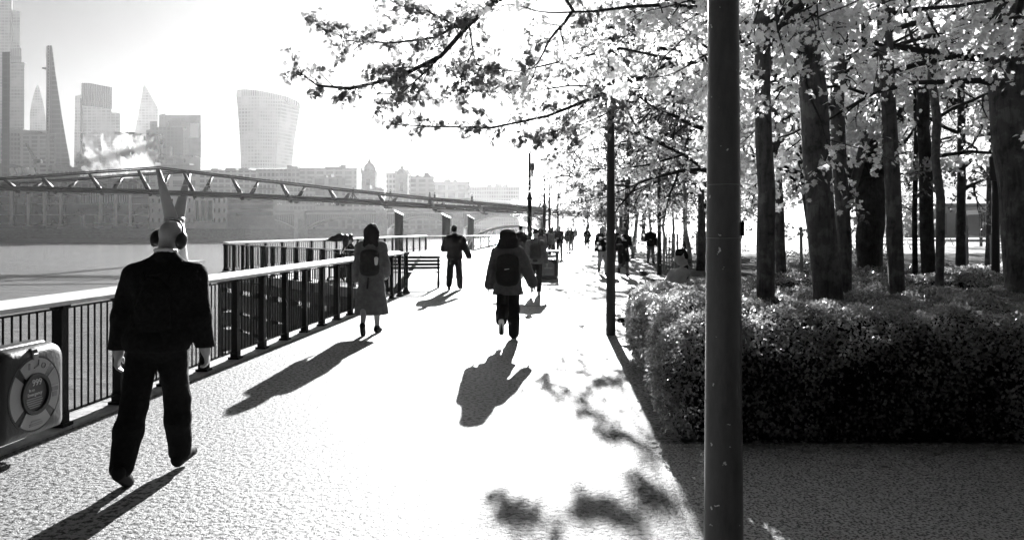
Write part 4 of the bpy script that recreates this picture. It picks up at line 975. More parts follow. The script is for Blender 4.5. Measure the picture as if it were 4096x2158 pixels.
# on the footbridge
for px, sgn, src in ((50, -1, w2), (205, 1, w2), (356, -1, w2), (354.5, -.3, w1), (393, -1, w2), (431, -.5, w1), (437, -1, w2), (472, 0, w2), (541, -.5, w1), (557, .5, w2), (561, -.4, w2)):
    p = Vector(at(px, interp(px, deck_t), brY(px))) + nd * (1.2 * sgn) + ZN * .1
    c = copy_tree(src); c.location = p; c.rotation_euler = (0, 0, R(90) if px % 2 else R(-90)); c.scale = (1.05,) * 3
    c['label'] = 'small dark figure crossing the footbridge, %s from the left' % ['first', 'second', 'third', 'fourth', 'fifth', 'sixth', 'seventh', 'eighth', 'ninth', 'tenth', 'last'][[50, 205, 354.5, 356, 393, 431, 437, 472, 541, 557, 561].index(px)]; c['group'] = 'people crossing the footbridge'
# seated child-sized figure in pale cap behind the jetty rail
Js = make_pose(((78, 80, 4, 0, 4), (80, 84, 4, 0, 4)), ((30, 8, 50, 10), (34, 8, 50, 10)), (0.0, .05), (-60, 8, 0), 1.0)
s1 = person((-5.45, 26.2, 0), R(70), 1.72, Js, 'person in a pale-rimmed cap sitting behind the dark jetty railing', .024,
       dict(trousers=(M_black, .02, .01, .97), top=(M_black2, .034, .9), shoes=M_shoe, hair='short', cap=M_mid, slv_e=.012), None, 14)
# reclining person beyond the hedge, legs stretched to the left, bag strap over the shoulder
def recline():
    J = make_pose(((104, 100, 4, 10, 6), (92, 96, 4, 10, 6)), ((10, 18, 40, 0), (-12, 24, 24, 10)), (0.0, -.40), (-25, 24, 0), 1.0)
    r = person((2.30, 11.9, 0.0), R(76), 1.75, J, 'person with tousled hair reclining behind the hedge', .014,
        dict(trousers=(M_mid, .02, .01, .97), top=(M_pale, .03, .9), shoes=M_shoe, hair='short', slv_e=.02, fold=(.003, 14)), None, 15, True)
    r.location.z = .60 - (.93 + J['drop']) * 1.75 / 1.8
    f = Field(); tl = J['tl']; f.chain([tl(V3(-.12, .13, 1.42)), tl(V3(-.08, 0, 1.55)), tl(V3(0, -.13, 1.35)), tl(V3(.12, -.15, 1.12)), tl(V3(.2, -.05, 1.0))], [.022] * 5, .01)
    o = f.mesh('bag_strap', .012, M_pack, r); o.location.z = J['drop']
    return r
rc = recline()
# ================================================================ TREES AND HEDGES
def leaf_mesh(name, P, N_, size, m, parent, lobed=True, kind=None, droop=None, seed=0):
    """P (n,3) positions; leaves of given size with random bearing; lobed leaves are folded along the midrib"""
    n = len(P); rg = np.random.RandomState(seed)
    if lobed:
        T = np.array([(0, 0, 0), (.24, .12, 0), (.50, .26, 0), (.30, .50, 0), (.44, .76, 0), (.19, .76, 0), (0, 1.02, 0), (-.19, .76, 0), (-.44, .76, 0), (-.30, .50, 0), (-.50, .26, 0), (-.24, .12, 0)], float)
        T[:, 2] = -.28 * np.abs(T[:, 0]) - .12 * T[:, 1] ** 2
        fa = [np.array([0, 1, 2, 3, 4, 5, 6]), np.array([0, 6, 7, 8, 9, 10, 11])]
    else:
        T = np.array([(0, 0, 0), (.34, .45, -.10), (0, 1.0, -.12), (-.34, .45, -.10)], float); fa = [np.array([0, 1, 2, 3])]
    # frames: axis (leaf direction) mostly outward/down, random roll
    d = rg.normal(size=(n, 3)); 
    if droop is not None: d[:, 2] -= droop
    d /= np.linalg.norm(d, axis=1)[:, None]
    if N_ is None:
        u = rg.normal(size=(n, 3)); u[:, 2] += .9
    else: u = N_ + rg.normal(size=(n, 3)) * .55
    x = np.cross(d, u); x /= np.linalg.norm(x, axis=1)[:, None] + 1e-9; z = np.cross(x, d)
    s_ = (size * rg.uniform(.55, 1.25, n))[:, None, None]
    V = P[:, None, :] + s_ * (T[None, :, 0:1] * x[:, None, :] + T[None, :, 1:2] * d[:, None, :] + T[None, :, 2:3] * z[:, None, :])
    k = len(T); base = (np.arange(n) * k)[:, None]
    o = npmesh(name, V.reshape(-1, 3), [base + f_[None, :] for f_ in fa], m, parent)
    return tag(o, kind=kind) if kind else o
def rvec(rg): v = Vector(rg.normal(size=3)); v.normalize(); return v
def grow(mb, pts, tips, rg, start, d, L, r, lev, droop=.0, spread=.8, kids=(5, 5, 4), shrink=.5, twist=.25, up=0.0, keep=None):
    """one wandering branch with side branches; collects twig points for leaves"""
    n = 6 if lev > 0 else 4; p = Vector(start); path = [p.copy()]; rad = [r]; dd = Vector(d).normalized()
    for i in range(n):
        dd = (dd + rvec(rg) * twist + Vector((0, 0, up - droop * (i / n)))).normalized(); p = p + dd * (L / n); path.append(p.copy()); rad.append(r * (1 - .75 * (i + 1) / n))
    if r > .0022: mb.tube(path, rad, 5 if lev > 1 else (4 if lev > 0 else 3), False)
    if lev == 0:
        for i in range(1, n + 1): tips.append(path[i])
        tips.append(path[n].lerp(path[n - 1], .5)); return
    for c in range(kids[lev]):
        t = rg.uniform(.2, 1.0) ; i = min(n - 1, int(t * n)); q = path[i].lerp(path[i + 1], t * n - i)
        ax = (path[i + 1] - path[i]).normalized(); sd = rvec(rg); sd = (sd - ax * sd.dot(ax)).normalized()
        nd_ = (ax * (1 - spread * .5) + sd * spread).normalized()
        grow(mb, pts, tips, rg, q, nd_, L * shrink * rg.uniform(.6, 1.2), max(.002, r * .5), lev - 1, droop, spread, kids, shrink, twist, up)
    grow(mb, pts, tips, rg, path[-1], dd, L * shrink * .7, rad[-1], lev - 1, droop, spread, kids, shrink, twist, up)
def trunk_mb(base, top, r0, r1, bends=.03, seed=0, n=14, seg=10, flare=.35):
    rg = np.random.RandomState(seed); b = Vector(base); t = Vector(top); pts = []; rr = []
    for i in range(seg + 1):
        u = i / seg; p = b.lerp(t, u) + Vector((rg.normal() * bends * math.sin(u * 3.1), rg.normal() * bends * math.sin(u * 3.1), 0)); pts.append(p)
        rr.append((r0 + (r1 - r0) * u) * (1 + flare * max(0, 1 - u * seg * .9)) * (1 + rg.normal() * .02))
    return MB().tube(pts, rr, n), pts
ntree = 0
def plane_tree(label, base, top, r0, r1, limbs, leafn, size, seed, leafm=None, bark=None, extra=None, group='trees in the hedge bed', cat='tree', kids=(5, 5, 4), stems=None):
    """trunk with explicit limbs: each limb (start height fraction, direction, length, radius, droop)"""
    base = Vector(base); top = Vector(top)
    root = empty('plane_tree', tuple(base), 0, 1, label, cat, group); L0 = Vector((0, 0, 0)); T0 = top - base
    mb, pts = trunk_mb(L0, T0, r0, r1, .012, seed); mb.build('trunk', bark or M_bark, root, True)
    rg = np.random.RandomState(seed + 100); br = MB(); tips = []; tip2 = []
    for st in (stems or []):
        MB().tube([Vector(q) - base for q in st[0]], st[1], 10).build('stem', bark or M_bark, root, True)
    for (hf, d, L, r, dr) in limbs:
        s_ = L0.lerp(T0, hf); grow(br, None, tips, rg, s_, d, L, r, 2, dr, .8, kids)
    for path, r in (extra or []):                 # explicit limb paths in world coordinates, with twigs all along
        path = [Vector(q) - base for q in path]; m_ = len(path); br.tube(path, [r * (1 - .8 * i / (m_ - 1)) for i in range(m_)], 5, False)
        ln = sum((path[i + 1] - path[i]).length for i in range(m_ - 1)); cnt = int(ln * 8)
        for c in range(cnt):
            t = rg.uniform(.12, 1) * (m_ - 1); i = min(m_ - 2, int(t)); q = path[i].lerp(path[i + 1], t - i); ax = (path[i + 1] - path[i]).normalized()
            nd_ = (ax * .9 + rvec(rg) * .7 + Vector((0, 0, .05))).normalized(); grow(br, None, tip2, rg, q, nd_, rg.uniform(.2, .55) * (1.1 - .65 * t / (m_ - 1)), .006, 1, .12, .7, (0, 3, 4), .5, .2)
        for q in path[m_ // 2:]: tip2.append(q)
    br.build('branches', M_twig, root, True)
    tips = np.array([tuple(t) for t in tips])
    if leafn and len(tips):
        idx = rg.randint(0, len(tips), leafn); P = tips[idx] + rg.normal(size=(leafn, 3)) * .055
        leaf_mesh('crown', P, None, size, leafm or M_leaf, root, True, None, .9, seed)
    if tip2:
        T = np.array([tuple(t) for t in tip2]); k = int(len(T) * (1.0 if seed < 30 else 1.9)); T = T[rg.rand(len(T)) < .72]; P = T[rg.randint(0, len(T), k)] + rg.normal(size=(k, 3)) * .03
        leaf_mesh('overhanging_leaves', P, None, .07 if seed < 30 else .062, M_leaf if seed < 30 else M_leaf2, root, True, None, .9, seed + 1)
    return root
def D(x, y, z): return Vector((x, y, z)).normalized()
HB = 0.0
def bt(pxb, pxt, Y, zt=5.2, Yt=None):      # trunk foot on the ground and top from two pixel columns (at hedge height and at y=119)
    xb = (pxb - 512) / F * Y; zt0 = 1.7 + (228 - 119) / F * Y; xt = (pxt - 512) / F * Y; s_ = (xt - xb) / (zt0 - .75)
    return (xb - s_ * .75, Y, 0), (xb + s_ * (zt - .75), Yt or Y, zt)
# overhanging limbs reaching out over the path (world coordinates)
def ip(l, Y0, Y1):
    n = len(l); return [at(x / 2.516, y / 2.516, Y0 + (Y1 - Y0) * i / (n - 1)) for i, (x, y) in enumerate(l)]
ov1 = [(ip([(1905, 130), (1700, -60), (1480, -130), (1290, -30), (1180, 60), (1110, 140), (1000, 195), (880, 222), (800, 215), (750, 180)], 8, 8.6), .045),
       (ip([(1290, -30), (1200, 40), (1090, 95), (985, 108), (880, 102), (800, 62)], 8.3, 9.2), .02),
       (ip([(1110, 140), (1060, 190), (1010, 235), (900, 235)], 8.4, 8.0), .014), (ip([(1160, 70), (1080, 30), (1010, 15), (950, -15)], 8.4, 8.8), .014),
       (ip([(1180, 60), (1190, 130), (1150, 210), (1060, 260)], 8.4, 7.8), .012)]
ov2 = [(ip([(2050, 240), (1860, 180), (1700, 150), (1600, 200), (1480, 250), (1380, 290), (1240, 320), (1100, 318), (985, 312)], 9, 10.5), .04),
       (ip([(1700, 150), (1560, 120), (1430, 150), (1300, 180), (1180, 160)], 9.4, 9.0), .02), (ip([(1560, 215), (1430, 215), (1300, 235), (1180, 225)], 9.6, 10.2), .014),
       (ip([(1480, 250), (1400, 330), (1330, 345)], 9.8, 9.8), .010), (ip([(1860, 180), (1700, 60), (1560, 20), (1450, 30)], 9.0, 8.6), .02),
       (ip([(1640, 190), (1560, 270), (1470, 310), (1380, 335)], 9.8, 10.6), .014), (ip([(1500, 130), (1420, 90), (1350, 100)], 9.4, 9.0), .008)]
b, t = bt(766, 764, 8.0)
plane_tree('slim straight plane tree just right of the tall foreground pole, its limbs overhanging the path', b, t, .092, .08,
    [(.70, D(.2, -.8, .3), 1.8, .03, .1), (.72, D(-.9, -.2, .25), 2.2, .035, .2), (.72, D(.7, .3, .4), 2.0, .03, .1), (.80, D(-.4, -.9, .2), 2.2, .03, .25), (.9, D(-.6, .5, .3), 2.6, .035, .1), (.95, D(.5, -.5, .5), 2.2, .03, .1)],
    5200, .064, 21, M_leaf2, None, ov1)
b, t = bt(829, 813, 8.25)
plane_tree('thickest leaning plane tree in the middle of the hedge bed', b, t, .155, .13,
    [(.68, D(-.8, -.5, .2), 1.9, .03, .1), (.70, D(.8, -.6, .25), 2.2, .035, .2), (.7, D(-.9, .2, .3), 2.6, .04, .15), (.78, D(.3, -.9, .3), 2.4, .035, .2), (.9, D(.9, .3, .3), 2.6, .04, .1), (.95, D(-.5, -.5, .6), 2.4, .03, .1)],
    5200, .066, 22, M_leaf2, None, ov2)
b, t = bt(845, 839, 8.9)
plane_tree('slim forked plane tree right behind the thick leaning one', b, t, .085, .07,
    [(.58, D(-.6, -.4, .5), 1.6, .03, .1), (.66, D(.7, .1, .5), 1.8, .03, .1), (.75, D(-.5, .8, .4), 2.2, .03, .1), (.85, D(.3, -.9, .3), 2.2, .03, .2)], 2600, .062, 23, M_leaf2,
    stems=[([(b[0] + .02, 8.9, 2.0), (b[0] + .18, 8.95, 2.5), (b[0] + .5, 9.1, 3.6), (b[0] + .8, 9.2, 5)], [.05, .055, .045, .03])])
b, t = bt(898, 889, 8.6)
plane_tree('slim grey plane tree near the centre of the bed, between two thicker dark trunks', b, t, .088, .075,
    [(.66, D(.7, -.3, .4), 1.9, .035, .05), (.72, D(-.8, -.5, .2), 2.0, .03, .2), (.75, D(.5, -.9, .2), 2.4, .035, .2), (.85, D(-.3, .8, .4), 2.2, .03, .1), (.92, D(.9, .1, .3), 2.4, .03, .1)], 4400, .066, 24, M_leaf2)
b, t = bt(941, 936, 10.0)
plane_tree('thinnest straight trunk right of the slim grey plane', b, t, .056, .048,
    [(.6, D(.8, .1, .6), 1.8, .028, .0), (.7, D(-.7, -.4, .4), 1.6, .025, .1), (.8, D(.4, -.8, .3), 1.8, .025, .1)], 2400, .066, 25, M_leaf2)
plane_tree('massive dark plane trunk cut by the right edge of the photo', (5.78, 8.5, 0), (5.35, 8.5, 5.4), .235, .20,
    [(.6, D(-.9, -.4, .3), 2.4, .04, .08), (.66, D(-.8, .3, .35), 2.8, .05, .1), (.68, D(-.5, -.9, .2), 2.6, .045, .2), (.8, D(-.9, -.1, .4), 3.0, .045, .15), (.72, D(-.7, .6, .3), 2.6, .04, .1)], 5600, .072, 26, M_leaf2)
b, t = bt(781, 775, 17, 6.5)
plane_tree('grey trunk behind the slim plane nearest the pole', b, t, .115, .09, [(.5, D(-.8, -.3, .4), 2.4, .04, .1), (.62, D(.8, -.2, .4), 2.4, .04, .1), (.75, D(-.5, -.8, .3), 2.8, .04, .15), (.9, D(.3, .8, .4), 2.6, .04, .1)], 4200, .08, 27, M_leaf2)
plane_tree('thin dark trunk leaning left, with a kink, behind the thick leaning plane', (6.1, 15, 0), (5.25, 15, 5.6), .10, .06, [(.5, D(-.9, -.1, .1), 1.6, .03, .1), (.62, D(.6, -.5, .4), 2.2, .035, .1), (.8, D(-.6, .3, .4), 2.4, .03, .1), (.9, D(.2, -.9, .3), 2.4, .03, .15)], 2800, .08, 28, M_leaf2, M_barkd)
xb = (870 - 512) / F * 19
plane_tree('stout black pollarded plane dividing into spreading arms', (xb, 19, 0), (xb, 19, 3.0), .27, .36,
    [(.98, D(.5, -.6, .6), 2.6, .06, .0), (.98, D(-.5, .5, .7), 2.6, .06, .0), (.95, D(-.8, -.5, .5), 2.8, .06, .1)], 6000, .088, 29, M_leaf2, M_barkd,
    stems=[([(xb - .1, 19, 2.7), (xb - .45, 19, 3.4), (xb - .75, 19, 5.2), (xb - .8, 19, 7.5)], [.24, .2, .15, .1]), ([(xb + .1, 19, 2.7), (xb + .42, 19, 3.3), (xb + .8, 19, 4.9), (xb + 1.0, 19, 7.5)], [.24, .19, .14, .1]), ([(xb, 19, 2.8), (xb + .08, 19.1, 4.2), (xb - .05, 19.2, 7)], [.2, .15, .1])])
b, t = bt(929, 924, 17, 6.5)
plane_tree('dark straight trunk with a thin companion stem in the back of the bed', b, t, .15, .12, [(.5, D(.8, -.4, .3), 2.6, .05, .1), (.6, D(-.8, -.3, .4), 2.6, .05, .1), (.7, D(.5, -.8, .3), 2.8, .05, .15), (.85, D(.3, .8, .4), 2.6, .04, .1)], 4600, .085, 30, M_leaf2, M_barkd,
    stems=[([(b[0] - .22, 17.2, 0), (b[0] - .24, 17.2, 2), (b[0] - .2, 17.2, 4), (b[0] - .3, 17.2, 6.4)], [.06, .055, .05, .03])])
# trees further along the path on the right, filling the space left of and behind the pole
ov3 = [([(5.3, 19.5, 2.9), (4.2, 18.8, 3.5), (3.0, 18, 3.9), (2.0, 17.2, 4.0), (1.2, 16.2, 3.8), (.6, 15.4, 3.5)], .05), ([(4.2, 18.8, 3.5), (3.2, 18.2, 3.2), (2.3, 17.8, 3.05), (1.5, 17.4, 2.9)], .03),
       ([(3.0, 18, 3.9), (2.4, 16.6, 4.4), (1.8, 15.2, 4.5), (1.4, 14, 4.3)], .03), ([(5.3, 19.5, 3.6), (4.4, 18, 4.6), (3.4, 16.6, 5.0), (2.4, 15.6, 5.1), (1.6, 15, 4.9)], .04), ([(2.0, 17.2, 4.0), (1.4, 18, 3.6), (.9, 18.6, 3.3)], .02)]
rgT = np.random.RandomState(5)
spots = [(5.3, 19.5, 'plane tree beside the reclining person'), (6.3, 24, 'bushy plane tree behind the third dark pole'), (5.0, 34, 'leafy tree on the right of the path beyond the runner'), (7.6, 31, 'mid-distance plane tree right of the birch walk'),
         (8.6, 25, 'plane tree seen between pole and slim plane'), (11.5, 27, 'plane tree behind the stout pollard, to its left'), (14.6, 25, 'plane tree behind the stout pollard, to its right'), (18, 29, 'leafy tree far right before the pale plaza'), (16.5, 20, 'leafy tree behind the massive right-edge trunk'),
         (6.6, 47, 'distant path-side tree over the jogger'), (9.4, 42, 'distant tree behind the white-haired man'), (8.8, 62, 'distant bright tree where the path vanishes'), (13, 50, 'distant tree in the birch wood'), (21, 44, 'distant tree at the lawn edge')]
for i, (x, y, lab) in enumerate(spots):
    h = rgT.uniform(9.5, 12.5); lo = .27 if y < 40 else .25
    lim = []
    for k in range(11):
        a = rgT.uniform(0, 6.28); lim.append((lo + .68 * k / 11, D(math.cos(a), math.sin(a), rgT.uniform(.1, .6)), rgT.uniform(2.2, 3.8), .075, .12))
    for k in range(3): lim.append((rgT.uniform(.3, .6), D(-.9, rgT.uniform(-.5, .5), rgT.uniform(.05, .4)), rgT.uniform(2.4, 3.4), .07, .2))
    r_ = rgT.uniform(.09, .16)
    plane_tree(lab, (x, y, 0), (x + rgT.uniform(-.5, .5), y, h), r_, r_ * .6, lim, 6000 if y < 40 else 5500, .095 if y < 40 else .14, 300 + i, M_leaf2 if i % 3 else M_leaf, M_bark if i % 2 else M_barkd, ov3 if i == 0 else None, 'trees beyond the hedge bed', kids=(4, 5, 4))
# slender birches in the wood behind the runner
def birch(label, x, y, h, r, lean, seed, leafn=1100):
    root = empty('birch_tree', (x, y, 0), 0, 1, label, 'tree', 'birches beside the path')
    mb, pts = trunk_mb((0, 0, 0), (lean, 0, h), r, r * .45, .07, seed, 9, 9, .2); mb.build('trunk', M_birch, root, True)
    rg = np.random.RandomState(seed); br = MB(); tips = []
    for k in range(8):
        q = Vector((lean * (.3 + .65 * k / 8), 0, h * (.3 + .65 * k / 8))); a = rg.uniform(0, 6.28)
        grow(br, None, tips, rg, q, D(math.cos(a), math.sin(a), .9), h * .26, .018, 1, .35, .6, (0, 7, 5), .55)
    br.build('branches', M_twig, root, True); T = np.array([tuple(t) for t in tips]); ix = rg.randint(0, len(T), leafn)
    leaf_mesh('crown', T[ix] + rg.normal(size=(leafn, 3)) * .12, None, .14, M_leaf2, root, False, None, 1.0, seed)
bl = [(7.6, 33, 7, .11, -.3, 'bright white birch trunk by the dark litter box'), (9.0, 34.5, 7.5, .13, .5, 'spotted birch leaning right beside the reclining head'), (6.2, 41, 7, .08, -.9, 'thin birch leaning left behind the white-haired man'), (6.9, 44, 7.5, .09, .4, 'birch right of the white-haired man'),
      (8.2, 45, 7, .08, -.5, 'pale birch in the middle of the wood'), (9.6, 46, 7.5, .09, .3, 'birch deep in the wood'), (7.4, 52, 8, .1, -1.2, 'birch with strongly leaning trunk'), (8.8, 55, 8, .09, .6, 'far birch behind the leaning one'), (10.4, 52, 8, .1, -.4, 'far birch at the right of the wood'),
      (6.7, 56, 8, .1, .5, 'far birch by the runner head'), (20.5, 22, 6.5, .10, .9, 'peeling birch with jointed bark at the right'), (18.4, 24.5, 6, .045, .3, 'young staked birch before the pale plaza'), (11.8, 40, 7, .08, .2, 'birch between the two dark rear trunks')]
for i, (x, y, h, r, ln, lab) in enumerate(bl): birch(lab, x, y, h, r, ln, 500 + i)
# far-off trees that read as one mass, plus the pale tree at the end of the path
rg = np.random.RandomState(77)
def mass(name, label, boxes, n, size, seed, m):
    P = []
    rg = np.random.RandomState(seed)
    for (cx, cy, cz, rx, ry, rz) in boxes:
        for c in range(26):
            q = rg.normal(size=3); q /= np.linalg.norm(q); q = q * rg.uniform(.35, 1) ** .5 * np.array((rx, ry, rz)) + np.array((cx, cy, cz)); P.append(q + rg.normal(size=(n // len(boxes) // 26, 3)) * np.array((rx, ry, rz)) * .13)
    P = np.concatenate(P); P = P[P[:, 2] > .3]; o = leaf_mesh(name, P, None, size, m, None, False, 'stuff', .4, seed); o['label'] = label; return o
mass('far_woodland', 'far-off woodland behind the trunks, reading as one mottled mass', [(10 + 6.5 * k, 66 + (k % 3) * 9, 8.5 + (k % 2) * 3, 6, 4, 8) for k in range(13)] + [(16 + 6 * k, 80, 17, 7, 4, 6) for k in range(11)], 52000, .42, 9, M_dleaf)
mass('unseen_shade_canopy', 'added unseen leaf canopy right of and behind the camera, darkening that side', [(11, 8, 4.6, 3.2, 2.6, 1.9), (13, 3, 4.8, 3.4, 3, 2), (12, -3, 4.8, 3.4, 3, 2), (15, 12, 4.6, 3, 3, 2), (12, -9, 4.8, 3.4, 3, 2), (6.5, -1, 3.6, 2.2, 2.4, 2.2), (5.6, -6, 3.4, 2.4, 2.8, 2.6), (4, -11, 3.6, 3, 3, 3)], 20000, .16, 12, M_dleaf)  # unseen leaves added to darken the right side of pole and trunks
mass('undergrowth', 'low scrubby growth under the birches', [(9.3, 41, .6, 3.2, 1.2, .7), (12.5, 31, .5, 2.4, 1.2, .6), (7.2, 50, .7, 1.6, 2, .7), (15, 36, .4, 3, 2, .5)], 9000, .12, 10, M_hleaf)
for (x, y, h, r, lab, sd_) in ((11.5, 118, 15, 6.0, 'hazy spreading tree at the end of the path under the footbridge', 61), (17, 100, 14, 5.5, 'second hazy tree right of the path end', 62), (6.0, 160, 12, 5, 'faintest tree beyond the footbridge', 63)):
    root = empty('distant_tree', (x, y, 0), 0, 1, lab, 'tree', 'hazy trees at the end of the path'); br = MB(); tips = []; rg = np.random.RandomState(sd_)
    trunk_mb((0, 0, 0), (.3, 0, h * .35), .3, .2, .05, sd_)[0].build('trunk', M_barkd, root, True)
    for k in range(9):
        a = k * .7; grow(br, None, tips, rg, Vector((.2, 0, h * (.22 + .014 * k))), D(math.cos(a), math.sin(a), .55 + .08 * k), h * .42, .12, 2, .05, .7, (4, 5, 4), .5)
    br.build('branches', M_twig, root, True); T = np.array([tuple(t) for t in tips]); ix = rg.randint(0, len(T), 3500)
    leaf_mesh('crown', T[ix] + rg.normal(size=(3500, 3)) * .25, None, .26, M_leaf2, root, False, None, .6, sd_)

# ---- hedges: dark inner mass with leaves all through the outer shell
def hnoise(x, y, s): return (np.sin(x * 2.1 + s) * np.cos(y * 1.7 + s * 2) + .6 * np.sin(x * 4.7 + y * 3.9 + s) + .45 * np.cos(x * 8.3 - y * 7.1 + s * 3)) / 2
HG = 0
def hedge(label, corners, h, nleaf, size, seed, amp=.10):
    """corners: quad footprint A(near left) B(near right) C(far right) D(far left)"""
    root = empty('hedge', (corners[0][0], corners[0][1], 0), 0, 1, label, 'hedge', 'clipped hedges of the bed'); o_ = np.array((corners[0][0], corners[0][1], 0))
    cs = np.array(corners, float); rg = np.random.RandomState(seed)
    def bil(u, v): u = u[..., None]; v = v[..., None]; return cs[0] * (1 - u) * (1 - v) + cs[1] * u * (1 - v) + cs[2] * u * v + cs[3] * (1 - u) * v
    nu, nv = 70, 40; U, Vv = np.meshgrid(np.linspace(0, 1, nu), np.linspace(0, 1, nv), indexing='ij'); XY = bil(U, Vv)
    LU = np.linalg.norm(cs[1] - cs[0]); LV = np.linalg.norm(cs[3] - cs[0])
    def rim(U, Vv): e = np.minimum(np.minimum(U, 1 - U) * LU, np.minimum(Vv, 1 - Vv) * LV); return np.clip(e / .45, 0, 1)
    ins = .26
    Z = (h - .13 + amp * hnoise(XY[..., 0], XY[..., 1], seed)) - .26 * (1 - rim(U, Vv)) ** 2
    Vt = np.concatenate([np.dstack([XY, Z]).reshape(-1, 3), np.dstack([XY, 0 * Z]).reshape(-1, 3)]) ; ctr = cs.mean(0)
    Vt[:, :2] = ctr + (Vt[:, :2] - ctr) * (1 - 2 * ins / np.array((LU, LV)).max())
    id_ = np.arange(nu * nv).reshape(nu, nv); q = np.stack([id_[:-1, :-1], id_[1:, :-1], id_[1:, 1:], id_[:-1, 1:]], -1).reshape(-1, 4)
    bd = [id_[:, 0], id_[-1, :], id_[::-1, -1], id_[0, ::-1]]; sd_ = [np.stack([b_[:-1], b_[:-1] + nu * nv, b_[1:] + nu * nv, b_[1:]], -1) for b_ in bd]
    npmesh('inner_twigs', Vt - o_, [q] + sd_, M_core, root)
    aT = LU * LV; aS = 2 * (LU + LV) * h; nT = int(nleaf * aT / (aT + aS * .8)); nS = nleaf - nT
    u = rg.rand(nT); v = rg.rand(nT); xy = bil(u, v); z = h + amp * hnoise(xy[:, 0], xy[:, 1], seed) - .22 * (1 - rim(u, v)) ** 2 - rg.exponential(.03, nT) + .02; P1 = np.column_stack([xy, z]); N1 = np.tile((0, 0, 1.0), (nT, 1))
    # sprigs standing proud
    s_ = rg.rand(nS) * 2 * (LU + LV); P2 = []; N2 = []
    for (a, b_, L) in ((cs[0], cs[1], LU), (cs[1], cs[2], LV), (cs[2], cs[3], LU), (cs[3], cs[0], LV)):
        k = int(nS * L / (2 * (LU + LV))); t = rg.rand(k)[:, None]; p = a * (1 - t) + b_ * t; nn = np.array(((b_ - a)[1], -(b_ - a)[0])); nn /= np.linalg.norm(nn)
        z = rg.rand(k) ** .8 * (h - .04); bulge_ = .05 * np.sin(p[:, 0] * 3.1 + z * 4 + seed) + .04 * np.sin(p[:, 0] * 7.3 - z * 6.1) + .05 * np.sin(p[:, 1] * 3.3 - z * 5) - .26 * np.clip((z - h + .42) / .42, 0, 1) ** 2 - .08 * (z < .10) - .14 * np.clip(1 - np.minimum(t[:, 0], 1 - t[:, 0]) * L / .35, 0, 1) ** 2 + (rg.rand(k) < .04) * rg.rand(k) * .09
        off = bulge_ - rg.exponential(.035, k); p = p + nn * off[:, None]; P2.append(np.column_stack([p, z])); N2.append(np.tile((nn[0], nn[1], .35), (k, 1)))
    P = np.concatenate([P1] + P2); N_ = np.concatenate([N1] + N2)
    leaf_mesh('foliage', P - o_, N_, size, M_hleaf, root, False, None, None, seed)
    return root
hedge('large front hedge with a dark clipped face and sunlit top, right of the foreground pole', [(1.22, 6.05), (7.2, 6.0), (7.6, 8.9), (1.52, 9.2)], .96, 100000, .036, 1)
hedge('narrow left hedge arm running along the path to the second dark pole', [(1.46, 9.3), (2.9, 9.25), (3.1, 11.3), (1.78, 11.6)], .92, 36000, .036, 2)
hedge('low middle hedge strip behind the first trunks', [(3.2, 10.1), (9.6, 9.9), (10.2, 11.8), (3.6, 12.0)], .82, 36000, .045, 3, .09)
hedge('rear hedge strip below the back row of trunks', [(4.1, 13.6), (12.6, 13.4), (13.2, 15.6), (4.6, 15.8)], .78, 30000, .055, 4, .09)
hedge('last low hedge before the lawn', [(6, 18), (15.5, 17.6), (16, 20), (6.5, 20.4)], .72, 26000, .065, 5, .10)
# ================================================================ STREET FURNITURE AND SMALL THINGS
def lamp_post(label, x, y, extra=None, stepped=True, group='tall lamp posts along the path'):
    r = empty('lamp_post', (x, y, 0), 0, 1, label, 'lamp post', group)
    if stepped:
        MB().lathe([(.15, 0), (.15, .35), (.11, .5), (.10, 3.0), (.13, 3.04), (.13, 3.12), (.09, 3.2), (.065, 3.3), (.055, 5.15)], n=12).build('pole', M_iron, r, True)
    for s_ in (-1, 1): MB().tube([(0, 0, 5.1), (s_ * .08, 0, 5.3), (s_ * .2, 0, 5.85)], .022, 6).build('bracket', M_iron, r, True)
    MB().lathe([(.05, 0), (.26, .06), (.28, .1), (.22, .15), (.04, .19)], (0, 0, 5.85), 16).build('lamp_head', M_iron, r, True)
    if extra == 'speaker': MB().box((.14, 0, 4.55), (.16, .2, .34), None, .03).box((.12, 0, 4.25), (.10, .16, .3), None, .02).build('speaker_box', M_darkp, r)
    if extra == 'camera': MB().box((.16, 0, 4.7), (.2, .24, .45), None, .03).build('camera_box', M_darkp, r)
    return r
lamp_post('nearest tall lamp post on the river side, with a speaker box', (535 - 512) / F * 35.6 - .25, 35.6, 'speaker')
lamp_post('second tall lamp post along the river side', (546 - 512) / F * 47.6 - .1, 47.6)
lamp_post('third tall lamp post along the river side', (552 - 512) / F * 59.6 - .2, 59.6)
lamp_post('fourth tall lamp post, with a camera box, farthest along', (559 - 512) / F * 71.6 - .1, 71.6, 'camera')
def steel_pole(label, x, y, r0, r1, h, seams=False, m=None, sign=None):
    r = empty('street_pole', (x, y, 0), 0, 1, label, 'pole', 'tapered steel poles beside the hedge')
    prof = [(r0 * 1.0, 0), (r0, .1)] + [(r0 + (r1 - r0) * t / 20, h * t / 20) for t in range(1, 21)]
    MB().lathe(prof, n=40).build('shaft', m or M_pole, r, True)
    if seams:
        for z in (1.66, 1.88): rr = r0 + (r1 - r0) * z / h + .0012; MB().lathe([(rr - .002, -.002), (rr, -.001), (rr, .001), (rr - .002, .002)], (0, 0, z), 40).build('seam', M_grey, r, True)
        MB().box((r0 * .86, -.02, 1.70), (.012, .03, .06), None, .004).build('latch_plate', M_iron, r)
    MB().lathe([(.05, 0), (.25, .05), (.27, .1), (.04, .18)], (0, 0, h), 16).build('lamp_head', M_iron, r, True)
    return r
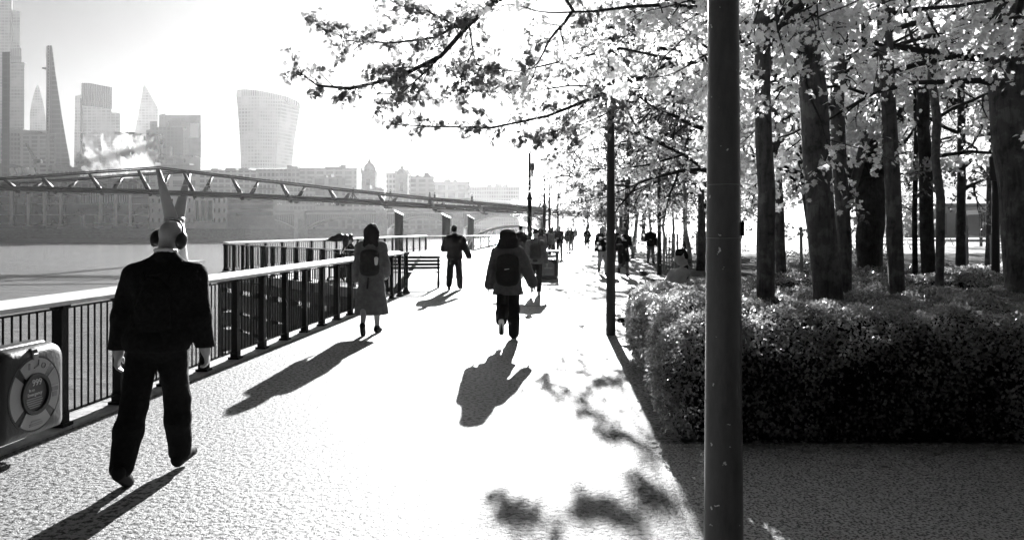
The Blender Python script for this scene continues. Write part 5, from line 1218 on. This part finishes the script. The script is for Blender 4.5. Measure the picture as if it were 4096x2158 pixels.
m_ = bpy.data.materials.new('worn_grey_paint'); m_.use_nodes = True; nt2 = m_.node_tree; p_ = nt2.nodes['Principled BSDF']
tc_ = N(nt2, 'ShaderNodeTexCoord'); n_ = N(nt2, 'ShaderNodeTexNoise', Scale=9.0, Detail=8.0, Roughness=.75); mp_ = N(nt2, 'ShaderNodeMapping'); mp_.inputs['Scale'].default_value = (1, 1, .3)
nt2.links.new(tc_.outputs['Object'], mp_.inputs[0]); nt2.links.new(mp_.outputs[0], n_.inputs[0])
n3_ = N(nt2, 'ShaderNodeTexNoise', Scale=24.0, Detail=3.0, Roughness=.6); nt2.links.new(tc_.outputs['Object'], n3_.inputs[0])
base_ = ramp(nt2, n_.outputs[0], [(.3, .045), (.5, .08), (.7, .11)]); chip_ = ramp(nt2, n3_.outputs[0], [(.70, 0), (.712, 1)])
mx_ = N(nt2, 'ShaderNodeMix'); mx_.data_type = 'RGBA'; nt2.links.new(chip_, mx_.inputs[0]); nt2.links.new(base_, mx_.inputs[6]); mx_.inputs[7].default_value = g3(.65)
nt2.links.new(mx_.outputs[2], p_.inputs['Base Color']); p_.inputs['Roughness'].default_value = .30; p_.inputs['Specular IOR Level'].default_value = .5
b_ = N(nt2, 'ShaderNodeBump', Strength=.35, Distance=.004); nt2.links.new(n_.outputs[0], b_.inputs['Height']); nt2.links.new(b_.outputs[0], p_.inputs['Normal'])
steel_pole('big close grey steel pole with chipped paint, standing in front of the hedge', .88, 3.2, .0835, .035, 6.1, True, m_)
steel_pole('second dark steel pole at the far corner of the hedge, beside the walkers', 1.58, 12.3, .078, .045, 5.6)
steel_pole('third slimmer dark pole behind the reclining person', 5.4, 28.2, .085, .05, 5.6)
sp_ = steel_pole('dark pole carrying a square board, near the right edge', 10.25, 16.3, .085, .06, 5.0)
MB().box((-.02, -.12, 2.95), (.36, .04, .5)).build('board', M_darkp, sp_)
tp = empty('thin_post', (9.0, 36, 0), 0, 1, 'thin dark post far off between the pole and the slim plane', 'post'); MB().lathe([(.06, 0), (.05, 2.6), (.09, 2.65), (.02, 2.9)], n=8).build('shaft', M_iron, tp)

# litter bin with a poster panel
bn = empty('litter_bin', (1.26, 26.1, 0), R(-8), 1, 'square litter bin with open hood and striped poster panel on the path', 'bin')
MB().box((0, 0, .05), (.6, .5, .10), None, .02).build('base', M_darkp, bn)
bb = MB().box((0, 0, .37), (.62, .52, .54), None, .03).build('body', M_darkp, bn)
for sx in (-1, 1):
    for sy in (-1, 1): MB().box((sx * .27, sy * .22, .77), (.07, .07, .28)).build('hood_post', M_darkp, bn)
MB().box((0, 0, .93), (.66, .56, .05), None, .02).build('hood_top', M_cap, bn)
MB().box((0, 0, .655), (.56, .46, .03)).build('rim', M_darkp, bn)
pl = MB().xprism([(-.25, .12), (.2, .12), (.2, .5), (.06, .6), (-.25, .6)], -.266, -.262).build('poster', M_grey, bn)
for x0, z0 in ((-.12, .56), (-.08, .56), (-.04, .56), (0, .56)): MB().beam((x0 - .02, -.268, z0 - .03), (x0 + .01, -.268, z0 + .03), .004, .01, (0, 1, 0)).build('stripe', M_white, pl)
q = MB()
for k in range(9): q.beam((-.1 + k * .03, -.268, .14), (-.08 + k * .03, -.268, .2), .004, .008, (0, 1, 0))
q.build('stripe', M_white, pl)
text_mesh('lettering', 'HAPPIER', .075, M_white, pl, Matrix.Translation((.0, -.269, .34)) @ Matrix.Rotation(R(90), 4, 'X'))
lb = empty('litter_box', (8.25, 33.2, 0), 0, 1, 'dark litter box fixed beside the white birch trunk', 'bin'); MB().box((0, 0, 1.05), (.55, .45, .95), None, .04).build('box', M_darkp, lb); MB().tube([(0, 0, 0), (0, 0, .7)], .05, 8).build('post', M_iron, lb); MB().box((0, 0, 1.55), (.6, .5, .05)).build('lid', M_iron, lb)

# bench on the jetty
bx = empty('park_bench', (-3.0, 21.9, 0), R(4), 1, 'slatted park bench with cast-iron ends at the head of the jetty', 'bench')
for k in range(4): MB().box((0, .02 + .1 * k, .45), (1.9, .08, .03)).build('seat_slat', M_board, bx)
for k in range(4): MB().box((0, -.06 - .045 * k, .58 + .1 * k), (1.9, .028, .075), Matrix.Rotation(R(-22), 4, 'X')).build('back_slat', M_board, bx)
for sx in (-.9, .9):
    e = MB(); e.tube([(sx, -.22, .92), (sx, -.06, .5), (sx, -.02, .43), (sx, .38, .43)], .028, 6); e.tube([(sx, -.02, .43), (sx, -.10, .25), (sx, -.12, .12), (sx, -.22, .02)], [.03, .034, .04, .03], 6)
    e.tube([(sx, .36, .43), (sx, .33, .25), (sx, .36, .1), (sx, .44, .02)], [.028, .03, .036, .03], 6); e.tube([(sx, -.10, .62), (sx, .12, .66), (sx, .34, .64), (sx, .38, .43)], .02, 6); e.beam((sx, -.1, .12), (sx, .35, .12), .03, .03)
    e.build('end_frame', M_iron, bx, True)
b2 = copy_tree(bx); b2.location = (-5.3, 25.7, 0); b2.rotation_euler = (0, 0, R(70)); b2['label'] = 'bench under the seated person behind the dark jetty railing'; b2['group'] = bx['group'] = 'benches on the jetty'

# lifebuoy cabinet on the near railing
YC = 5.72; lc = empty('lifebuoy_cabinet', (RA(YC) + .10, YC, .04), math.atan2(1, .082), .92, 'moulded cabinet holding a lifebuoy behind a round window, fixed to the railing at lower left', 'lifebuoy cabinet')
# local x runs along the railing, local -y faces the path
Mx = Matrix.Identity(4)
def rrect(w_, z0, z1, r, n=6, rb=.05):
    pts = []
    for cx, cz, a0, rr in ((w_ - rb, z0 + rb, -90, rb), (w_ - r, z1 - r, 0, r), (-w_ + r, z1 - r, 90, r), (-w_ + rb, z0 + rb, 180, rb)):
        for k in range(n + 1): a = R(a0 + 90 * k / n); pts.append((cx + rr * math.cos(a), cz + rr * math.sin(a)))
    return pts
def shell(levels):     # levels: (polygon, y)
    mb = MB(); n = len(levels[0][0]); vs = [(x, y, z) for poly, y in levels for x, z in poly]
    fs = [(i * n + k, (i + 1) * n + k, (i + 1) * n + (k + 1) % n, i * n + (k + 1) % n) for i in range(len(levels) - 1) for k in range(n)]
    return mb.add([Vector(v) for v in vs], fs + [tuple(range(n)), tuple((len(levels) - 1) * n + k for k in range(n - 1, -1, -1))])
shell([(rrect(.385, .12, .86, .13), -.02), (rrect(.395, .11, .87, .14), -.06), (rrect(.395, .11, .87, .14), -.14), (rrect(.385, .12, .86, .13), -.17)]).build('back_shell', M_plast, lc, True)
shell([(rrect(.38, .125, .855, .13), -.175), (rrect(.385, .12, .86, .14), -.21), (rrect(.36, .145, .835, .13), -.28), (rrect(.31, .19, .79, .12), -.30)]).build('door', M_plast, lc, True)
ZC = .475
def ringpart(r0, r1, a0, a1, y, th, n=14):
    mb = MB(); vs = []
    for k in range(n + 1):
        a = R(a0 + (a1 - a0) * k / n)
        for rr, yy in ((r0, y), (r1, y), (r1, y - th), (r0, y - th)): vs.append((rr * math.cos(a), yy, ZC + rr * math.sin(a)))
    fs = [(i * 4 + j, i * 4 + (j + 1) % 4, i * 4 + 4 + (j + 1) % 4, i * 4 + 4 + j) for i in range(n) for j in range(4)] + [(0, 3, 2, 1), tuple(n * 4 + j for j in range(4))]
    return mb.add(vs, fs)
M_lab = mat('pale_label', .34, .1, 5, .4, .5)
for a0, a1 in ((52, 128), (142, 218), (232, 308), (322, 398)): ringpart(.168, .285, a0, a1, -.296, .012).build('label_segment', M_lab, lc)
ringpart(.292, .302, 0, 360, -.296, .008, 40).build('window_rim', M_darkp, lc)
ringpart(.135, .165, 0, 360, -.296, .03, 40).build('inner_ring', M_darkp, lc)
MB().xprism([(.134 * math.cos(R(k * 12)), ZC + .134 * math.sin(R(k * 12))) for k in range(30)], -.303, -.300).build('notice_disc', mat('notice_grey', .10, .1, 5, .4), lc)
lt = Matrix.Rotation(R(90), 4, 'X')
for s_, sz, x, z in (('999', .075, .02, .065), ('In an', .034, -.04, .025), ('Emergency', .038, -.005, -.012)):
    text_mesh('lettering', s_, sz, M_white, lc, Matrix.Translation((x, -.305, ZC + z)) @ lt)
q = MB()
for k, L in enumerate((.17, .19, .18, .15, .12)): q.box((-.01, -.305, ZC - .034 - k * .018), (L, .003, .009))
q.build('small_print', M_lab, lc)
q = MB()
for k, (x, z, L) in enumerate(((0, -.215, .11), (0, -.235, .15), (0, -.25, .15))): q.box((x, -.31, ZC + z), (L, .003, .006))
q.build('fine_print', M_grey, lc)
ic = MB(); ic.box((-.07, -.31, ZC + .225), (.018, .004, .045)).lathe([(.012, 0), (.012, .004)], (-.07, -.31, ZC + .25), 8); ic.beam((-.02, -.31, ZC + .21), (.03, -.31, ZC + .225), .006, .016, (0, 1, 0)).beam((.03, -.31, ZC + .22), (.035, -.31, ZC + .27), .006, .01, (0, 1, 0))
for k in range(10): a = k * .628; ic.beam((.09 + .022 * math.cos(a), -.31, ZC + .215 + .022 * math.sin(a)), (.09 + .022 * math.cos(a + .628), -.31, ZC + .215 + .022 * math.sin(a + .628)), .004, .006, (0, 1, 0))
ic.build('pictogram', M_grey, lc); MB().box((.228, -.31, ZC + .0), (.075, .003, .035)).box((.228, -.31, ZC + .035), (.075, .003, .008)).box((.225, -.31, ZC - .045), (.05, .003, .04)).build('printed_block', M_grey, lc)
MB().box((.0, -.27, .815), (.085, .06, .05), None, .01).build('latch', M_darkp, lc); MB().box((.0, -.305, .775), (.06, .02, .05), None, .006).build('seal_tag', M_lab, lc)
MB().box((0, .0, .3), (.6, .06, .06)).box((0, 0, .7), (.6, .06, .06)).build('bracket', M_iron, lc)
for k in range(14): pass

# bicycle lying beyond the hedge: saddle, post, frame and wheels
bk = empty('bicycle', (2.26, 12.75, 0), R(62), 1, 'bicycle mostly hidden behind the hedge with only its black saddle showing', 'bicycle')
fr = MB(); fr.tube([(.42, 0, .62), (0, 0, .28)], .016, 8); fr.tube([(.42, 0, .72), (-.1, 0, .62)], .014, 8); fr.tube([(0, 0, .28), (-.12, 0, .70)], .016, 8); fr.tube([(0, 0, .28), (-.45, 0, .34)], .011, 6); fr.tube([(-.1, 0, .62), (-.45, 0, .34)], .010, 6); fr.tube([(.40, 0, .78), (.44, 0, .6), (.56, 0, .34)], .014, 8)
fr.build('frame', M_pale, bk, True); MB().tube([(-.12, 0, .70), (-.16, 0, .93)], .013, 8).build('seat_post', M_cap, bk, True)
f = Field(); f.cap((-.28, 0, .965), (-.14, 0, .95), .05, .035, 1.2, .02).cap((-.14, 0, .95), (.02, 0, .958), .032, .017, 1, .02).cap((-.34, 0, .985), (-.26, 0, .965), .03, .045, 1.4, .02); f.cut.append((0, 0, -1, -.935)); f.mesh('saddle', .008, M_darkp, bk)
for x in (-.45, .56):
    wv = [(x + .33 * math.cos(k * math.pi / 14), 0, .34 + .33 * math.sin(k * math.pi / 14)) for k in range(29)]; wh = MB().tube(wv, .014, 6).build('wheel', M_darkp, bk, True)
    sp2 = MB()
    for k in range(16): a = k * math.pi / 8; sp2.tube([(x, 0, .34), (x + .32 * math.cos(a), 0, .34 + .32 * math.sin(a))], .0015, 3)
    sp2.build('spokes', M_cap, wh)
MB().tube([(.40, -.25, .86), (.42, -.2, .84), (.40, 0, .82), (.42, .2, .84), (.40, .25, .86)], .012, 6).build('handlebar', M_darkp, bk, True)
# low wall-like bench the reclining person leans on
ls = empty('low_bench', (2.75, 11.9, 0), R(80), 1, 'low timber seat under the reclining person, hidden by the hedge', 'bench'); MB().box((0, .1, .42), (.9, 1.3, .06)).build('seat', M_board, ls)
for sx in (-.35, .35): MB().box((sx, .1, .2), (.06, 1.0, .39)).build('leg', M_iron, ls)

# bird taking off left of the long-haired woman
bd = empty('bird', (-3.72, 17.2, 1.30), R(180), 1.0, 'large black bird with raised wing, perched left of the long-haired woman', 'bird')
f = Field(); f.ell((0, 0, .10), (.075, .085, .12), .03).ell((-.02, .02, .22), (.05, .055, .055), .03).cap((-.06, .06, .225), (-.10, .10, .21), .016, .006, 1, .01).cap((.03, -.03, .02), (.08, -.06, -.10), .04, .02, .5, .03)
for s_ in (-1, 1): f.cap((s_ * .03, 0, .0), (s_ * .03, 0, -.11), .010, .008, 1, .01)
f.mesh('body', .009, M_darkp, bd)
wg = Field(); wg.chain([(.0, -.02, .17), (.14, -.02, .20), (.28, -.02, .165), (.46, -.02, .13)], [.07, .085, .062, .008], .03, .35); wg.fold = (.003, 60); wg.mesh('wing', .009, M_darkp, bd)
wg = Field(); wg.chain([(-.03, -.02, .15), (-.10, -.04, .22), (-.14, -.06, .16)], [.05, .045, .02], .04, .35); wg.fold = (.003, 60); wg.mesh('wing', .009, M_darkp, bd)

# park things on the right
kb = empty('kiosk', (0, 0, 0), 0, 1, 'small slatted kiosk raised on legs at the right, before the pale wall', 'kiosk'); YK = 72
c, d = blk(979.5, 994.5, 214, 236, YK, 1.8); MB().box(c, d).build('body', M_darkp, kb)
for k in range(9):
    x = 980.3 + k * 1.7; c2, d2 = blk(x, x + .6, 214.5, 235.5, YK - .06, .05); MB().box(c2, d2).build('slat', M_grey, kb)
c, d = blk(979, 995, 209.5, 213.8, YK - .1, 2.0); MB().box(c, d).build('roof_fascia', M_lab, kb); c, d = blk(979, 995, 235.8, 237.5, YK - .1, 2); MB().box(c, d).build('floor_edge', M_lab, kb)
for x in (981, 993): a = at(x, 237, YK + .5); MB().box((a.x, a.y, a.z / 2), (.2, .2, a.z)).build('leg', M_darkp, kb)
pw = empty('pavilion', (0, 0, 0), 0, 1, 'low pale pavilion wall beyond the plaza at the right', 'pavilion'); c, d = blk(905, 1040, 205, 236, 112, 8); MB().box((c[0], c[1], c[2] - .2), d).build('wall', mat('pavilion_wall', .4, .2, .2, .8), pw)
c, d = blk(904, 1041, 203, 205.5, 111.5, 9); MB().box(c, d).build('roof', M_conc, pw)
for x in (938, 956, 968): c, d = blk(x, x + 9, 213, 234, 111.7, .3); MB().box(c, d).build('panel', M_grey, pw)
pv2 = empty('market_stall', (0, 0, 0), 0, 1, 'dark-roofed stall seen between two trunks beyond the plaza', 'stall'); c, d = blk(858, 884, 216, 219, 88, 3); MB().box(c, d).build('roof', M_darkp, pv2); c, d = blk(861, 881, 219, 231, 89, 2); MB().box(c, d).build('body', M_plast, pv2)
def picnic(label, x, y, rz):
    r = empty('picnic_table', (x, y, 0), rz, 1, label, 'picnic table', 'picnic tables on the plaza')
    MB().box((0, 0, .74), (1.8, .7, .05)).build('table_top', M_stake, r)
    for s_ in (-1, 1):
        MB().box((0, s_ * .68, .44), (1.8, .26, .04)).build('seat', M_stake, r)
        e = MB(); e.beam((s_ * .7, -.6, 0), (s_ * .7, -.2, .72), .05, .08); e.beam((s_ * .7, .6, 0), (s_ * .7, .2, .72), .05, .08); e.beam((s_ * .7, -.7, .4), (s_ * .7, .7, .4), .05, .08); e.build('leg_frame', M_stake, r)
    return r
pt0 = picnic('picnic table between the pollard and the slim grey plane', at(880, 240, 60).x, 60, .1)
for px, Y, rz, lab in ((912, 62, .3, 'picnic table right of the slim grey plane'), (851, 58, -.2, 'picnic table left of the stout pollard'), (955, 75, .2, 'distant picnic table by the young birch')):
    c = copy_tree(pt0); c.location = (at(px, 240, Y).x, Y, 0); c.rotation_euler = (0, 0, rz); c['label'] = lab
def stake(label, x, y, h, r=.04):
    o = MB().tube([(0, 0, 0), (.01, 0, h * .5), (0, 0, h)], [r, r * .95, r * .85], 8).build('wooden_stake', M_stake, None, True, (x, y, 0)); tag(o, label, 'stake', 'wooden stakes round young trees')
for px, Y, h, lab in ((967, 24, 1.75, 'dark-topped stake beside the young staked birch'), (991, 23, 1.5, 'pale stake just left of the board pole'), (801, 18, 1.7, 'pale stake behind the left-leaning trunk'), (849, 23, 1.9, 'stake just left of the stout pollard')): stake(lab, at(px, 228, Y).x, Y, h)
tg = empty('tree_guard', (5.9, 28.6, 0), 0, 1, 'pale slatted tree guard around a young tree behind the third pole', 'tree guard')
for k in range(8):
    a = k * math.pi / 4; MB().box((.27 * math.cos(a), .27 * math.sin(a), .75), (.035, .035, 1.5)).build('slat', M_lab, tg)
for z in (.3, .6, .9, 1.2, 1.45): MB().tube([(.27 * math.cos(k * math.pi / 6), .27 * math.sin(k * math.pi / 6), z) for k in range(13)], .012, 5).build('hoop', M_lab, tg)
# fallen leaves lying before the hedge
rgL = np.random.RandomState(3); nL = 900; P = np.column_stack([rgL.uniform(1.1, 6.5, nL), 6.04 - rgL.exponential(.22, nL), np.full(nL, .012)])
o = leaf_mesh('fallen_leaves', P, np.tile((0, 0, 1.0), (nL, 1)), .05, mat('dry_leaf', .35, .4, 9, .6), None, True, 'stuff', None, 3); o['label'] = 'dry fallen leaves scattered at the foot of the hedge'
n = len(o.data.vertices); co = np.empty(n * 3, np.float32); o.data.vertices.foreach_get('co', co); co = co.reshape(-1, 3); co[:, 2] = .008 + np.abs(co[:, 2] - .012) * .25; o.data.vertices.foreach_set('co', co.ravel())
# steam drifting up in front of the skyline: lobed cloud with volume only
f = Field(); YS = 500
for x, y, r_ in ((122, 150, 7), (130, 146, 9), (138, 148, 9), (127, 158, 10), (138, 160, 11), (118, 164, 9), (106, 167, 7), (98, 169, 5), (144, 156, 5), (132, 168, 12), (150, 168, 7), (112, 158, 8), (104, 163, 7), (90, 170, 5), (146, 164, 8), (122, 142, 6)):
    a = at(x, y, YS); f.ell((a.x, YS, a.z), (r_ * .62, r_ * .6, r_ * .52), 2.0)
f.fold = (.35, .35); 
stm = f.mesh('steam', .7, M_white, None, 5); stm.data.materials.clear()
ms = bpy.data.materials.new('steam_vapour'); ms.use_nodes = True; nt3 = ms.node_tree; nt3.nodes.clear(); vo = nt3.nodes.new('ShaderNodeVolumePrincipled'); vo.inputs['Density'].default_value = .018; vo.inputs['Color'].default_value = g3(1); vo.inputs['Anisotropy'].default_value = .55
oo = nt3.nodes.new('ShaderNodeOutputMaterial'); nt3.links.new(vo.outputs[0], oo.inputs['Volume']); stm.data.materials.append(ms); tag(stm, 'bright white steam rising over the roofs behind the footbridge', 'steam', None, 'stuff')
# haze over river and city
hz = MB().box((-300, 1150, 170), (2900, 2450, 354)).build('haze', M_white); hz.data.materials.clear()
mh = bpy.data.materials.new('morning_haze'); mh.use_nodes = True; nt4 = mh.node_tree; nt4.nodes.clear(); vo = nt4.nodes.new('ShaderNodeVolumePrincipled'); vo.inputs['Density'].default_value = .0001; vo.inputs['Color'].default_value = g3(.95); vo.inputs['Anisotropy'].default_value = .62
oo = nt4.nodes.new('ShaderNodeOutputMaterial'); nt4.links.new(vo.outputs[0], oo.inputs['Volume']); hz.data.materials.append(mh); tag(hz, 'pale morning haze over the river and city', 'haze', None, 'stuff')
